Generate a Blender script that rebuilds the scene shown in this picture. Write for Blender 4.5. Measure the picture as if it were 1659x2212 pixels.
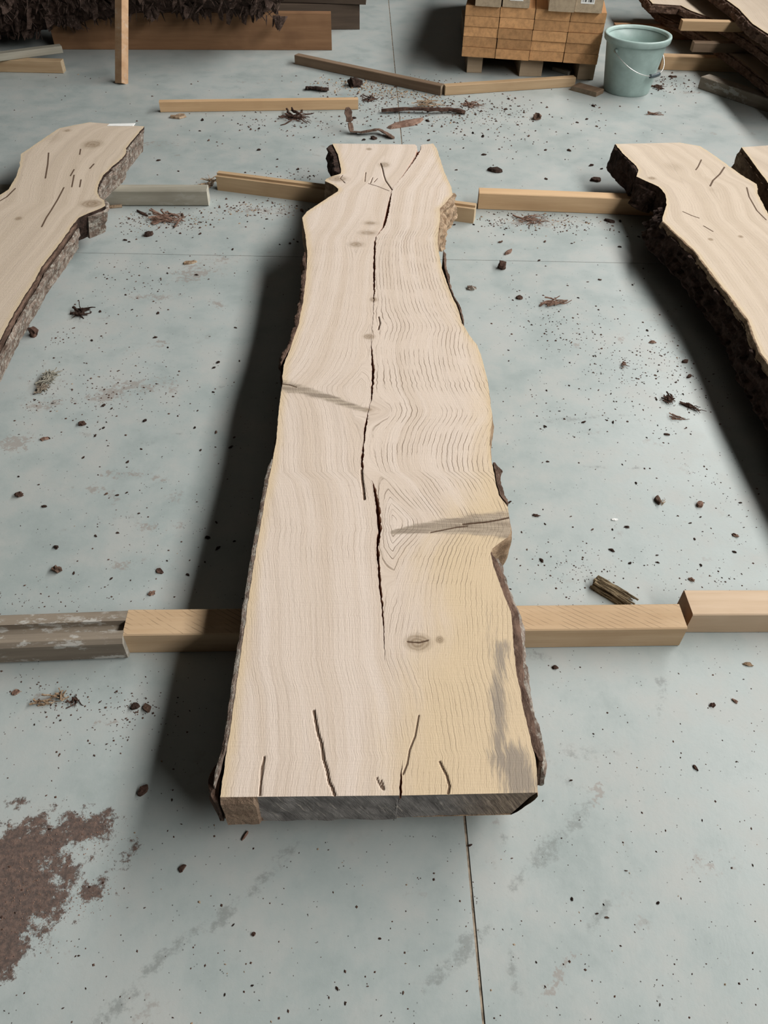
import bpy, bmesh, math, random
import numpy as np
from mathutils import Vector, Matrix, noise

for o in list(bpy.data.objects):
    bpy.data.objects.remove(o)
SC = bpy.context.scene
COL = SC.collection
rng = random.Random(7)
nrg = np.random.default_rng(11)

# ------------------------------------------------------------------ camera
W, HH, F = 1659, 2212, 1660.0
PITCH, ROLL, CH = math.radians(46.0), math.radians(1.6), 1.35
fwd = np.array([0, math.cos(PITCH), -math.sin(PITCH)])
_u = np.array([0, math.sin(PITCH), math.cos(PITCH)])
_x = np.array([1.0, 0, 0])
cr = math.cos(ROLL) * _x + math.sin(ROLL) * _u
cu = math.cos(ROLL) * _u - math.sin(ROLL) * _x
CAM = np.array([0, 0, CH])
cd = bpy.data.cameras.new('camera')
cam = bpy.data.objects.new('camera', cd)
COL.objects.link(cam)
cd.sensor_fit = 'VERTICAL'
cd.sensor_height = 36.0
cd.lens = 36.0 * F / HH
cd.clip_start = 0.02
cam.matrix_world = Matrix(((cr[0], cu[0], -fwd[0], 0), (cr[1], cu[1], -fwd[1], 0), (cr[2], cu[2], -fwd[2], CH), (0, 0, 0, 1)))
SC.camera = cam

def at(px, py, z=0.0):
    """the point of the horizontal plane at height z that the photograph shows at a pixel"""
    d = fwd + cr * (px - W / 2) / F - cu * (py - HH / 2) / F
    return CAM + d * ((z - CH) / d[2])

def aty(px, py, y):
    d = fwd + cr * (px - W / 2) / F - cu * (py - HH / 2) / F
    return CAM + d * (y / d[1])

def AT(pts, z=0.0):
    return np.array([at(p[0], p[1], z)[:2] for p in pts])

# ------------------------------------------------------------------ world, light, exposure
SC.view_settings.view_transform = 'Standard'
SC.view_settings.look = 'None'
SC.view_settings.gamma = 1.0
SC.view_settings.use_curve_mapping = False
SC.view_settings.exposure = 0.0
wd = bpy.data.worlds.new('overcast_sky')
SC.world = wd
wd.use_nodes = True
wd.node_tree.nodes['Background'].inputs[0].default_value = (0.80, 0.88, 1.0, 1)
wd.node_tree.nodes['Background'].inputs[1].default_value = 0.3

ROOM = dict(x0=-7.0, x1=3.05, y0=-7.0, y1=11.0, h=5.2)
WIN = dict(y0=-2.6, y1=7.5, z0=2.45, z1=3.75)       # high band of windows in the right wall
WSPLIT = 0.6

def area_light(name, loc, target, sx, sy, power, color):
    l = bpy.data.lights.new(name, 'AREA')
    l.shape = 'RECTANGLE'
    l.size, l.size_y, l.energy, l.color = sx, sy, power, color
    o = bpy.data.objects.new(name, l)
    COL.objects.link(o)
    o.location = loc
    o.rotation_euler = (Vector(target) - Vector(loc)).to_track_quat('-Z', 'Y').to_euler()
    return o

wz = (WIN['z0'] + WIN['z1']) / 2
for (ya, yb2, pw_) in ((WIN['y0'], WSPLIT, 235), (WSPLIT, WIN['y1'], 565)):
    area_light('daylight_window', (ROOM['x1'] + 0.05, (ya + yb2) / 2, wz), (0, (ya + yb2) / 2, wz), yb2 - ya, WIN['z1'] - WIN['z0'], pw_, (1.0, 0.985, 0.95))

# ------------------------------------------------------------------ shader helper
class Sh:
    def __init__(s, name, rough=0.8, spec=0.3):
        s.m = bpy.data.materials.new(name)
        s.m.use_nodes = True
        s.t = s.m.node_tree
        s.b = s.t.nodes['Principled BSDF']
        s.b.inputs['Roughness'].default_value = rough
        s.b.inputs['Specular IOR Level'].default_value = spec
    def put(s, inp, v):
        if isinstance(v, bpy.types.NodeSocket):
            s.t.links.new(v, inp)
        elif isinstance(v, (tuple, list)):
            n = len(inp.default_value)
            inp.default_value = (tuple(v) + (1.0,) * n)[:n]
        else:
            inp.default_value = v
    def M(s, op, a, b=0.0, c=0.0, clamp=False):
        n = s.t.nodes.new('ShaderNodeMath'); n.operation = op; n.use_clamp = clamp
        s.put(n.inputs[0], a); s.put(n.inputs[1], b); s.put(n.inputs[2], c)
        return n.outputs[0]
    def mul(s, a, b): return s.M('MULTIPLY', a, b)
    def add(s, a, b): return s.M('ADD', a, b)
    def step(s, v, lo, hi, a=0.0, b=1.0):
        n = s.t.nodes.new('ShaderNodeMapRange'); n.interpolation_type = 'SMOOTHSTEP'
        s.put(n.inputs[0], v)
        n.inputs[1].default_value, n.inputs[2].default_value = lo, hi
        n.inputs[3].default_value, n.inputs[4].default_value = a, b
        return n.outputs[0]
    def mix(s, f, a, b, mode='MIX'):
        n = s.t.nodes.new('ShaderNodeMix'); n.data_type = 'RGBA'; n.blend_type = mode
        s.put(n.inputs[0], f); s.put(n.inputs[6], a); s.put(n.inputs[7], b)
        return n.outputs[2]
    def noise(s, v, scale, detail=3.0, rough=0.55, dist=0.0):
        n = s.t.nodes.new('ShaderNodeTexNoise')
        s.put(n.inputs['Vector'], v)
        n.inputs['Scale'].default_value = scale
        n.inputs['Detail'].default_value = detail
        n.inputs['Roughness'].default_value = rough
        n.inputs['Distortion'].default_value = dist
        return n.outputs[0]
    def voro(s, v, scale, feat='F1', rnd=1.0):
        n = s.t.nodes.new('ShaderNodeTexVoronoi'); n.feature = feat
        s.put(n.inputs['Vector'], v); n.inputs['Scale'].default_value = scale
        n.inputs['Randomness'].default_value = rnd
        return n.outputs['Distance']
    def attr(s, name):
        n = s.t.nodes.new('ShaderNodeAttribute'); n.attribute_name = name
        return n.outputs['Fac']
    def coord(s, which='Object'):
        return s.t.nodes.new('ShaderNodeTexCoord').outputs[which]
    def sep(s, v):
        n = s.t.nodes.new('ShaderNodeSeparateXYZ'); s.put(n.inputs[0], v)
        return n.outputs
    def comb(s, x, y, z=0.0):
        n = s.t.nodes.new('ShaderNodeCombineXYZ')
        s.put(n.inputs[0], x); s.put(n.inputs[1], y); s.put(n.inputs[2], z)
        return n.outputs[0]
    def scl(s, v, k):
        n = s.t.nodes.new('ShaderNodeVectorMath'); n.operation = 'MULTIPLY'
        s.put(n.inputs[0], v); n.inputs[1].default_value = k
        return n.outputs[0]
    def rand(s):
        return s.t.nodes.new('ShaderNodeObjectInfo').outputs['Random']
    def bump(s, h, strength=0.4, dist=0.002, normal=None):
        n = s.t.nodes.new('ShaderNodeBump')
        n.inputs['Strength'].default_value = strength
        n.inputs['Distance'].default_value = dist
        s.put(n.inputs['Height'], h)
        if normal is not None: s.t.links.new(normal, n.inputs['Normal'])
        s.t.links.new(n.outputs[0], s.b.inputs['Normal'])
        return n.outputs[0]
    def color(s, c): s.put(s.b.inputs['Base Color'], c); return s.m

def mat_concrete():
    s = Sh('polished_concrete', 0.46, 0.42)
    p = s.coord()
    big = s.noise(p, 1.3, 4, 0.6)
    mid = s.noise(p, 7.0, 5, 0.65)
    fine = s.noise(p, 60.0, 4, 0.7)
    c = s.mix(s.step(big, 0.3, 0.7), (0.305, 0.345, 0.338), (0.37, 0.405, 0.397))
    c = s.mix(s.step(mid, 0.42, 0.7, 0, 0.55), c, (0.41, 0.405, 0.385))
    c = s.mix(s.step(mid, 0.50, 0.28, 0, 0.55), c, (0.26, 0.303, 0.298))
    c = s.mix(s.step(fine, 0.55, 0.8, 0, 0.16), c, (0.20, 0.21, 0.20))
    streak = s.noise(s.scl(p, (3.0, 26.0, 1.0)), 1.0, 5, 0.7)
    c = s.mix(s.step(streak, 0.60, 0.82, 0, 0.28), c, (0.26, 0.27, 0.26))
    pat = s.noise(p, 13.0, 6, 0.72)
    zone = s.noise(p, 1.9, 2, 0.5)
    c = s.mix(s.mul(s.step(pat, 0.60, 0.67), s.step(zone, 0.46, 0.62, 0, 0.5)), c, (0.245, 0.215, 0.195))
    spk = s.voro(p, 95.0)
    c = s.mix(s.mul(s.step(spk, 0.14, 0.07), s.step(s.noise(p, 33.0, 2), 0.48, 0.62)), c, (0.045, 0.04, 0.035))
    # smears and dirt that have a place and a shape of their own
    sm = s.attr('smear')
    nb = s.noise(p, 70.0, 6, 0.8)
    nb2 = s.noise(p, 14.0, 4, 0.7)
    brk = lambda fld, a, b_, lo, hi, k: s.step(s.add(fld, s.add(s.mul(s.add(a, -0.5), 2.6), s.mul(s.add(b_, -0.5), 2.0))), lo, hi, 0, k)
    c = s.mix(s.mul(s.step(sm, 0.02, 0.3), brk(sm, nb, nb2, 0.22, 0.85, 0.6)), c, (0.165, 0.18, 0.172))
    tn = s.attr('tan')
    nt, nt2 = s.noise(p, 75.0, 6, 0.75), s.noise(p, 22.0, 4, 0.7)
    c = s.mix(s.mul(s.step(tn, 0.02, 0.25), brk(tn, nt, nt2, 0.42, 0.66, 0.62)), c, (0.255, 0.215, 0.19))
    dt = s.attr('dirt')
    nd = s.noise(p, 26.0, 7, 0.78)
    nd2 = s.noise(s.scl(p, (1.0, 1.0, 1.0)), 7.0, 6, 0.75)
    dm = s.mul(s.step(dt, 0.01, 0.12), brk(dt, nd, nd2, 0.40, 0.62, 0.92))
    dn = s.noise(p, 110.0, 4, 0.7)
    dc = s.mix(s.step(dn, 0.35, 0.7), (0.050, 0.027, 0.020), (0.140, 0.080, 0.058))
    c = s.mix(dm, c, dc)
    s.put(s.b.inputs['Roughness'], s.add(s.step(mid, 0.3, 0.7, 0.40, 0.56), s.mul(dm, 0.4)))
    h = s.add(s.mul(fine, 0.25), s.mul(dm, s.add(dn, 0.6)))
    s.bump(h, 0.35, 0.004)
    return s.color(c)

def mat_slab(name, warm=(0.62, 0.525, 0.45), tan=(0.555, 0.455, 0.37), sap=(0.57, 0.445, 0.295), ring=1.0):
    s = Sh(name, 0.85, 0.2)
    g, v = s.attr('grain'), s.attr('along')
    gv = lambda a, b, o=0.0: s.comb(s.mul(g, a), s.mul(v, b), o)
    band = s.noise(gv(26, 0.55), 1.0, 3, 0.5)
    band2 = s.noise(gv(70, 1.1, 3.0), 1.0, 4, 0.6)
    fib = s.noise(gv(420, 9, 7.0), 1.0, 4, 0.65)
    c = s.mix(s.step(band, 0.3, 0.7), tan, warm)
    c = s.mix(s.step(band2, 0.5, 0.78, 0, 0.6), c, (0.46, 0.375, 0.305))
    edge = s.noise(gv(40, 8, 1.0), 1.0, 3)
    sp = s.step(s.add(s.attr('sap'), s.mul(s.add(edge, -0.5), 0.45)), 0.1, 0.95)
    c = s.mix(s.mul(sp, 0.95), c, sap)
    # growth rings
    ph = s.add(s.mul(g, 2 * math.pi * 92), s.mul(s.noise(gv(9, 5, 2.0), 1.0, 2), 9.0))
    wv = s.M('SINE', ph)
    ln = s.mul(s.step(wv, 0.80, 0.995), s.mul(s.step(s.noise(gv(14, 12, 5.0), 1.0, 3), 0.38, 0.60), s.step(fib, 0.30, 0.55)))
    ln = s.mul(ln, s.add(s.mul(s.attr('ring'), 0.78 * ring), 0.08))
    c = s.mix(ln, c, (0.20, 0.145, 0.10))
    c = s.mix(s.step(fib, 0.56, 0.78, 0, 0.38), c, (0.33, 0.255, 0.185))
    # saw marks across the board
    saw = s.noise(s.comb(s.mul(g, 14), s.mul(v, 300), 9.0), 1.0, 4, 0.65)
    sawm = s.mul(s.step(saw, 0.60, 0.78), s.step(s.noise(gv(7, 3, 11.0), 1.0, 2), 0.45, 0.65))
    c = s.mix(s.mul(sawm, 0.42), c, (0.30, 0.22, 0.155))
    pin = s.mul(s.step(s.noise(gv(150, 150, 4.0), 1.0, 2), 0.66, 0.76), 0.35)
    c = s.mix(s.mul(pin, s.attr('sap')), c, (0.30, 0.20, 0.11))
    st = s.attr('stain')
    stm = s.mul(s.step(st, 0.02, 0.25), s.step(s.add(st, s.mul(s.add(s.noise(gv(130, 11, 6.0), 1.0, 5, 0.7), -0.5), 2.2)), 0.25, 0.85, 0, 0.8))
    c = s.mix(stm, c, (0.215, 0.185, 0.16))
    bw = s.attr('branch')
    bp = s.coord()
    bn = s.noise(s.scl(bp, (9, 150, 1)), 1.0, 5, 0.7)
    bm_ = s.mul(s.step(bw, 0.02, 0.35), s.step(s.add(bw, s.mul(s.add(s.noise(s.scl(bp, (25, 60, 1)), 1.0, 4, 0.7), -0.5), 1.2)), 0.2, 0.7, 0, 0.9))
    c = s.mix(bm_, c, s.mix(s.step(bn, 0.35, 0.68), (0.21, 0.165, 0.125), (0.40, 0.33, 0.255)))
    kn = s.attr('knot')
    kw = s.add(0.5, s.mul(s.M('SINE', s.add(s.mul(kn, 24.0), s.mul(s.noise(s.coord(), 60.0, 3), 8.0))), 0.16))
    c = s.mix(s.mul(s.step(kn, 0.02, 0.6), s.add(kw, 0.15)), c, (0.215, 0.15, 0.09))
    ck = s.attr('crack')
    c = s.mix(s.step(ck, 0.35, 0.7, 0, 0.92), c, (0.075, 0.04, 0.022))
    ins = s.attr('inner')
    c = s.mix(ins, c, (0.34, 0.105, 0.040))
    h = s.add(s.add(s.mul(fib, 0.6), s.mul(ln, -0.6)), s.add(s.mul(saw, 0.5), s.mul(s.noise(gv(700, 90, 8.0), 1.0, 3), 0.5)))
    s.bump(h, 0.55, 0.0022)
    return s.color(c)

def mat_bark(name, dark, mid, light, stretch=(1, 1, 1), lichen=0.0):
    s = Sh(name, 0.92, 0.15)
    p = s.coord()
    q = s.scl(p, stretch)
    n1 = s.noise(q, 34, 6, 0.7)
    n2 = s.noise(q, 120, 4, 0.7)
    c = s.mix(s.step(n1, 0.36, 0.64), dark, mid)
    c = s.mix(s.step(n2, 0.55, 0.75, 0, 0.6), c, light)
    if lichen:
        c = s.mix(s.step(s.noise(p, 60, 4, 0.7), 0.47, 0.6, 0, lichen), c, (0.42, 0.41, 0.36))
    s.bump(s.add(n1, s.mul(n2, 0.6)), 0.9, 0.007)
    return s.color(c)

def mat_timber(name, c1, c2, dark, end=None, saw=0.0, dirt=0.0, vary=0.10, blotch=0.25):
    s = Sh(name, 0.72, 0.25)
    p = s.coord()
    r = s.rand()
    off = s.t.nodes.new('ShaderNodeVectorMath'); off.operation = 'ADD'
    s.put(off.inputs[0], p); s.put(off.inputs[1], s.comb(s.mul(r, 17.0), s.mul(r, 5.0), s.mul(r, 9.0)))
    p2 = off.outputs[0]
    g1 = s.noise(s.scl(p2, (1.6, 26, 26)), 1.0, 4, 0.6)
    g2 = s.noise(s.scl(p2, (9, 240, 240)), 1.0, 4, 0.65)
    c = s.mix(s.step(g1, 0.32, 0.68), c1, c2)
    c = s.mix(s.step(g2, 0.52, 0.8, 0, 0.35), c, dark)
    c = s.mix(s.step(s.noise(p2, 5.0, 3), 0.5, 0.72, 0, blotch), c, dark)
    nx = s.sep(s.coord('Normal'))[0]
    em = s.step(s.M('ABSOLUTE', nx), 0.85, 0.95)
    if end is not None:
        rr = s.noise(s.scl(p2, (1, 1, 1)), 38.0, 4, 0.7)
        c = s.mix(em, c, s.mix(s.step(rr, 0.35, 0.7), end, tuple(x * 0.72 for x in end)))
    if saw:
        xyz = s.sep(p)
        ph = s.add(s.mul(xyz[0], 330.0), s.mul(xyz[1], 520.0))
        ph = s.add(ph, s.mul(s.noise(p, 12.0, 3), 5.0))
        nz = s.step(s.sep(s.coord('Normal'))[2], 0.85, 0.95)
        l = s.mul(s.step(s.M('SINE', ph), 0.86, 0.99), s.mul(nz, s.step(s.noise(p, 24.0, 2), 0.38, 0.6)))
        c = s.mix(s.mul(l, saw), c, (0.22, 0.15, 0.09))
    if dirt:
        d = s.mul(s.step(s.noise(s.scl(p2, (14, 34, 34)), 1.0, 6, 0.75), 0.52, 0.60, 0, dirt), s.step(s.noise(s.scl(p2, (5, 8, 8)), 1.0, 2), 0.4, 0.6))
        c = s.mix(d, c, (0.42, 0.41, 0.38))
    hsv = s.t.nodes.new('ShaderNodeHueSaturation')
    s.put(hsv.inputs['Value'], s.add(1.0 - vary, s.mul(r, 2 * vary)))
    s.put(hsv.inputs['Color'], c)
    s.bump(s.add(g2, s.mul(g1, 0.5)), 0.35, 0.0015)
    return s.color(hsv.outputs[0])

def mat_plain(name, c, rough=0.6, spec=0.4, metal=0.0, var=0.12, scale=30.0):
    s = Sh(name, rough, spec)
    s.b.inputs['Metallic'].default_value = metal
    n = s.noise(s.coord(), scale, 4, 0.65)
    d = tuple(x * (1 - var) for x in c)
    l = tuple(min(1, x * (1 + var)) for x in c)
    return s.color(s.mix(s.step(n, 0.3, 0.7), d, l))

def mat_barcode():
    s = Sh('printed_barcode_label', 0.5, 0.3)
    x, y, z = s.sep(s.coord())
    n = s.t.nodes.new('ShaderNodeTexWhiteNoise'); n.noise_dimensions = '1D'
    s.put(n.inputs['W'], s.M('FLOOR', s.mul(x, 560.0)))
    bar = s.M('GREATER_THAN', n.outputs[0], 0.48)
    inx = s.M('LESS_THAN', s.M('ABSOLUTE', x), 0.030)
    iny = s.M('LESS_THAN', s.M('ABSOLUTE', s.add(z, 0.002)), 0.027)
    return s.color(s.mix(s.mul(bar, s.mul(inx, iny)), (0.80, 0.80, 0.78), (0.05, 0.05, 0.05)))

M_FLOOR = mat_concrete()
M_SLAB = mat_slab('oak_slab_face')
M_SLAB2 = mat_slab('oak_slab_face_pale', (0.57, 0.475, 0.38), (0.50, 0.41, 0.32), (0.56, 0.45, 0.31), 0.6)
M_BARE = mat_bark('bare_slab_edge', (0.16, 0.105, 0.065), (0.34, 0.24, 0.155), (0.45, 0.34, 0.22), (1, 0.35, 1))
M_BARK = mat_bark('oak_bark', (0.060, 0.036, 0.026), (0.155, 0.098, 0.072), (0.27, 0.21, 0.17), (1, 0.5, 1))
M_BARKG = mat_bark('grey_oak_bark', (0.10, 0.070, 0.054), (0.215, 0.165, 0.135), (0.34, 0.29, 0.25), (1, 0.5, 1), 0.5)
M_BARKD = mat_bark('dark_shaggy_bark', (0.020, 0.012, 0.009), (0.060, 0.036, 0.028), (0.14, 0.105, 0.09))
M_CHIP = mat_bark('bark_chip', (0.040, 0.022, 0.017), (0.105, 0.060, 0.044), (0.20, 0.14, 0.11))
M_CHIPL = mat_bark('pale_splinter', (0.20, 0.13, 0.08), (0.38, 0.28, 0.19), (0.55, 0.45, 0.33))
M_CHUNK = mat_bark('fibrous_wood', (0.10, 0.07, 0.04), (0.34, 0.26, 0.16), (0.52, 0.43, 0.29), (1, 5, 5))
M_CHIPR = mat_bark('reddish_inner_bark', (0.14, 0.080, 0.058), (0.26, 0.165, 0.125), (0.36, 0.26, 0.21))
def mat_end():
    s = Sh('weathered_end_grain', 0.9, 0.15)
    x, y, z = s.sep(s.coord())
    u = s.add(x, s.mul(z, 0.45))
    n1 = s.noise(s.comb(s.mul(u, 150), s.mul(z, 14), 0.0), 1.0, 5, 0.7)
    n2 = s.noise(s.comb(s.mul(u, 30), s.mul(z, 18), 4.0), 1.0, 4, 0.6)
    c = s.mix(s.step(n2, 0.3, 0.7), (0.125, 0.115, 0.11), (0.24, 0.222, 0.21))
    c = s.mix(s.step(n1, 0.57, 0.66, 0, 0.7), c, (0.43, 0.385, 0.34))
    c = s.mix(s.step(n1, 0.40, 0.30, 0, 0.7), c, (0.035, 0.028, 0.024))
    edge = s.step(s.add(x, s.mul(s.add(n2, -0.5), 0.08)), 0.10, 0.22, 0, 0.75)
    c = s.mix(edge, c, s.mix(s.step(n1, 0.4, 0.6), (0.15, 0.10, 0.07), (0.36, 0.27, 0.19)))
    s.bump(s.add(n1, n2), 0.8, 0.004)
    return s.color(c)
M_ENDG = mat_end()
M_ENDB = mat_bark('brown_end_grain', (0.20, 0.135, 0.095), (0.29, 0.205, 0.145), (0.37, 0.28, 0.21))
M_PINE = mat_timber('pine_timber', (0.46, 0.30, 0.165), (0.55, 0.375, 0.22), (0.34, 0.20, 0.10), (0.40, 0.25, 0.13))
M_PINES = mat_timber('sawn_pine_timber', (0.48, 0.33, 0.195), (0.57, 0.41, 0.26), (0.37, 0.23, 0.12), (0.40, 0.25, 0.13), saw=0.8)
M_PALE = mat_timber('pale_timber', (0.53, 0.39, 0.265), (0.61, 0.465, 0.335), (0.40, 0.27, 0.16), (0.34, 0.2, 0.11))
M_GREY = mat_timber('weathered_grey_timber', (0.165, 0.135, 0.105), (0.235, 0.195, 0.150), (0.105, 0.085, 0.065), (0.30, 0.28, 0.24), dirt=0.85)
M_GREYG = mat_timber('greenish_grey_timber', (0.235, 0.22, 0.175), (0.305, 0.285, 0.235), (0.17, 0.155, 0.12), (0.40, 0.38, 0.32), dirt=0.2)
M_TAN = mat_timber('tongued_timber', (0.36, 0.245, 0.14), (0.44, 0.315, 0.19), (0.27, 0.17, 0.09), (0.46, 0.36, 0.24))
M_LARCH = mat_timber('orange_lumber', (0.33, 0.165, 0.068), (0.40, 0.215, 0.095), (0.24, 0.11, 0.042), (0.60, 0.33, 0.15), vary=0.24)
M_BEIGE = mat_timber('beige_beam', (0.40, 0.30, 0.20), (0.46, 0.35, 0.24), (0.30, 0.215, 0.135), (0.43, 0.34, 0.235))
M_BROWN = mat_timber('brown_board', (0.20, 0.105, 0.052), (0.255, 0.14, 0.072), (0.13, 0.066, 0.033), (0.22, 0.13, 0.07), blotch=0.5)
M_DARKT = mat_timber('dark_timber', (0.060, 0.042, 0.030), (0.085, 0.060, 0.042), (0.035, 0.025, 0.018), (0.08, 0.06, 0.04))
M_POST = mat_timber('post_timber', (0.33, 0.20, 0.11), (0.42, 0.27, 0.16), (0.24, 0.14, 0.075), (0.33, 0.2, 0.11), dirt=0.25)
M_STICK = mat_timber('brown_stick', (0.15, 0.10, 0.065), (0.21, 0.145, 0.095), (0.09, 0.06, 0.04), (0.25, 0.19, 0.13))
M_BUCKET = mat_plain('grey_green_plastic', (0.33, 0.43, 0.405), 0.42, 0.45, 0, 0.10, 14)
M_WIRE = mat_plain('galvanised_wire', (0.62, 0.62, 0.60), 0.35, 0.5, 0.9)
M_GRIP = mat_plain('dark_grip', (0.055, 0.075, 0.085), 0.45, 0.5)
M_PAPER = mat_plain('white_paper', (0.78, 0.78, 0.76), 0.8, 0.2, 0, 0.05)
M_WALL = mat_plain('grey_cladding', (0.045, 0.040, 0.036), 0.9, 0.1, 0, 0.2, 2)
M_ROOF = mat_plain('roof_sheet', (0.05, 0.045, 0.04), 0.9, 0.1, 0, 0.2, 2)
M_LABEL = mat_barcode()

# ------------------------------------------------------------------ mesh helpers
def link(name, me, mats, parent=None, loc=None, rz=0.0):
    o = bpy.data.objects.new(name, me)
    COL.objects.link(o)
    for m in (mats if isinstance(mats, (list, tuple)) else [mats]):
        me.materials.append(m)
    if loc is not None: o.location = loc
    o.rotation_euler[2] = rz
    if parent is not None: o.parent = parent
    return o

def mesh(name, V, Fc, smooth=False):
    me = bpy.data.meshes.new(name)
    V = np.asarray(V, dtype=np.float64)
    me.from_pydata(V.tolist() if len(V) < 50000 else V.tolist(), [], Fc if isinstance(Fc, list) else Fc.tolist())
    if smooth:
        me.polygons.foreach_set('use_smooth', [True] * len(me.polygons))
    me.update()
    return me

def tag(o, label=None, cat=None, group=None, kind=None):
    if label: o['label'] = label
    if cat: o['category'] = cat
    if group: o['group'] = group
    if kind or cat: o['kind'] = kind or 'thing'
    return o

def empty(name, loc=(0, 0, 0), rz=0.0):
    o = bpy.data.objects.new(name, None)
    COL.objects.link(o)
    o.location = loc
    o.rotation_euler[2] = rz
    o.empty_display_size = 0.05
    return o

def prism_mesh(name, prof, L, nseg=14, wob=0.0006, seed=0.0):
    """a (y, z) profile run along local x, with slight unevenness"""
    n = len(prof)
    V, Fc = [], []
    for i in range(nseg + 1):
        x = -L / 2 + L * i / nseg
        for (y, z) in prof:
            w = noise.noise_vector(Vector((x * 9 + seed, y * 20, z * 20))) * wob
            V.append((x + w.x, y + w.y, z + (w.z if z > 0.004 else 0)))
    for i in range(nseg):
        for j in range(n):
            k = (j + 1) % n
            Fc.append((i * n + j, (i + 1) * n + j, (i + 1) * n + k, i * n + k))
    Fc.append(tuple(range(n)))
    Fc.append(tuple(nseg * n + j for j in reversed(range(n))))
    me = mesh(name, V, Fc)
    bm = bmesh.new(); bm.from_mesh(me); bmesh.ops.recalc_face_normals(bm, faces=bm.faces); bm.to_mesh(me); bm.free()
    return me

def box_profile(w, h, c=0.0025):
    return [(-w / 2 + c, 0), (w / 2 - c, 0), (w / 2, c), (w / 2, h - c), (w / 2 - c, h), (-w / 2 + c, h), (-w / 2, h - c), (-w / 2, c)]

def beam(name, a, b, w, h, mat, z=0.0, label=None, cat='timber', group=None, prof=None, parent=None, c=0.0025):
    """a timber whose front bottom edge runs from a to b; it reaches w to the back"""
    a, b = np.array(a[:2], float), np.array(b[:2], float)
    d = b - a; L = float(np.hypot(*d)); d /= L
    n = np.array([-d[1], d[0]])
    m = (a + b) / 2 + n * w / 2
    me = prism_mesh(name, prof or box_profile(w, h, c), L, max(2, int(L / 0.08)), seed=m[0] * 13.7 + m[1])
    o = link(name, me, mat, parent, (m[0], m[1], z), math.atan2(d[1], d[0]))
    if label: tag(o, label, cat, group)
    return o

def box(bm, x0, x1, y0, y1, z0, z1):
    v = [bm.verts.new(p) for p in ((x0, y0, z0), (x1, y0, z0), (x1, y1, z0), (x0, y1, z0), (x0, y0, z1), (x1, y0, z1), (x1, y1, z1), (x0, y1, z1))]
    for f in ((0, 3, 2, 1), (4, 5, 6, 7), (0, 1, 5, 4), (1, 2, 6, 5), (2, 3, 7, 6), (3, 0, 4, 7)):
        bm.faces.new([v[i] for i in f])

def bm_obj(name, bm, mat, parent=None):
    me = bpy.data.meshes.new(name); bm.to_mesh(me); bm.free()
    return link(name, me, mat, parent)

# ------------------------------------------------------------------ the shed: floor, walls, roof
X0, X1, Y0, Y1, RH = ROOM['x0'], ROOM['x1'], ROOM['y0'], ROOM['y1'], ROOM['h']
bm = bmesh.new(); box(bm, X0, X1, Y0, Y1, -0.2, -0.0018)
floor = tag(bm_obj('floor', bm, mat_plain('joint_filler', (0.23, 0.185, 0.14), 0.9, 0.1, 0, 0.5, 45)), 'pale grey green concrete floor with saw-cut joints', kind='structure')

JX = lambda y: 0.180 - 0.0400 * y            # long joint
JY = lambda x: 2.567 + 0.019 * x             # cross joint

def blob(pts):
    return [(at(x, y)[:2], np.linalg.norm(at(x + rx, y) - at(x, y)), np.linalg.norm(at(x, y + ry) - at(x, y - ry)) / 2, a, k) for (x, y, rx, ry, a, k) in pts]

# px, py, half length, half width, tilt in degrees (world), strength
DIRT = [(60, 1850, 150, 75, 35, 1.0), (30, 1950, 130, 100, 30, 1.25), (200, 1790, 60, 38, 10, 1.0), (150, 1770, 70, 30, 30, .72),
        (190, 1930, 48, 34, 30, .95), (110, 1955, 90, 26, 20, .85), (20, 2040, 60, 60, 40, 1.1), (275, 1840, 30, 36, -50, .78), (160, 1990, 10, 30, 80, .6),
        (0, 2100, 30, 24, 0, .9), (40, 1735, 40, 16, 10, .62)]
TAN = [(235, 855, 45, 28, 20, .9), (300, 835, 90, 30, 5, .75), (100, 870, 60, 26, 10, .7), (30, 960, 36, 36, 40, .9), (205, 1055, 16, 22, 80, .9), (270, 1025, 50, 16, 0, .8), (340, 1035, 34, 12, 0, .75),
       (330, 745, 60, 14, 25, .6), (420, 590, 60, 40, 30, .72), (330, 640, 60, 20, 10, .6), (470, 655, 16, 20, 60, .85), (265, 1220, 30, 14, 10, .7), (325, 1140, 30, 12, 0, .75), (390, 1132, 14, 10, 0, .9),
       (480, 560, 40, 30, 20, .6), (1247, 745, 10, 14, 60, .95), (1340, 735, 12, 10, 0, .9), (560, 455, 80, 20, 0, .7), (340, 470, 90, 16, 0, .6), (1160, 480, 100, 22, 5, .75), (820, 205, 130, 18, 0, .6),
       (1490, 200, 40, 10, 10, .8), (1000, 230, 80, 20, 0, .55), (640, 262, 90, 14, 0, .5), (1290, 1720, 40, 22, 60, .55), (90, 1510, 60, 14, 10, .6), (1530, 1860, 60, 30, 0, .4), (330, 310, 70, 16, 0, .55),
       (1210, 2110, 60, 14, 52, 1.0), (1185, 2140, 24, 9, 50, 1.0), (235, 1560, 50, 10, 20, .7)]
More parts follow.
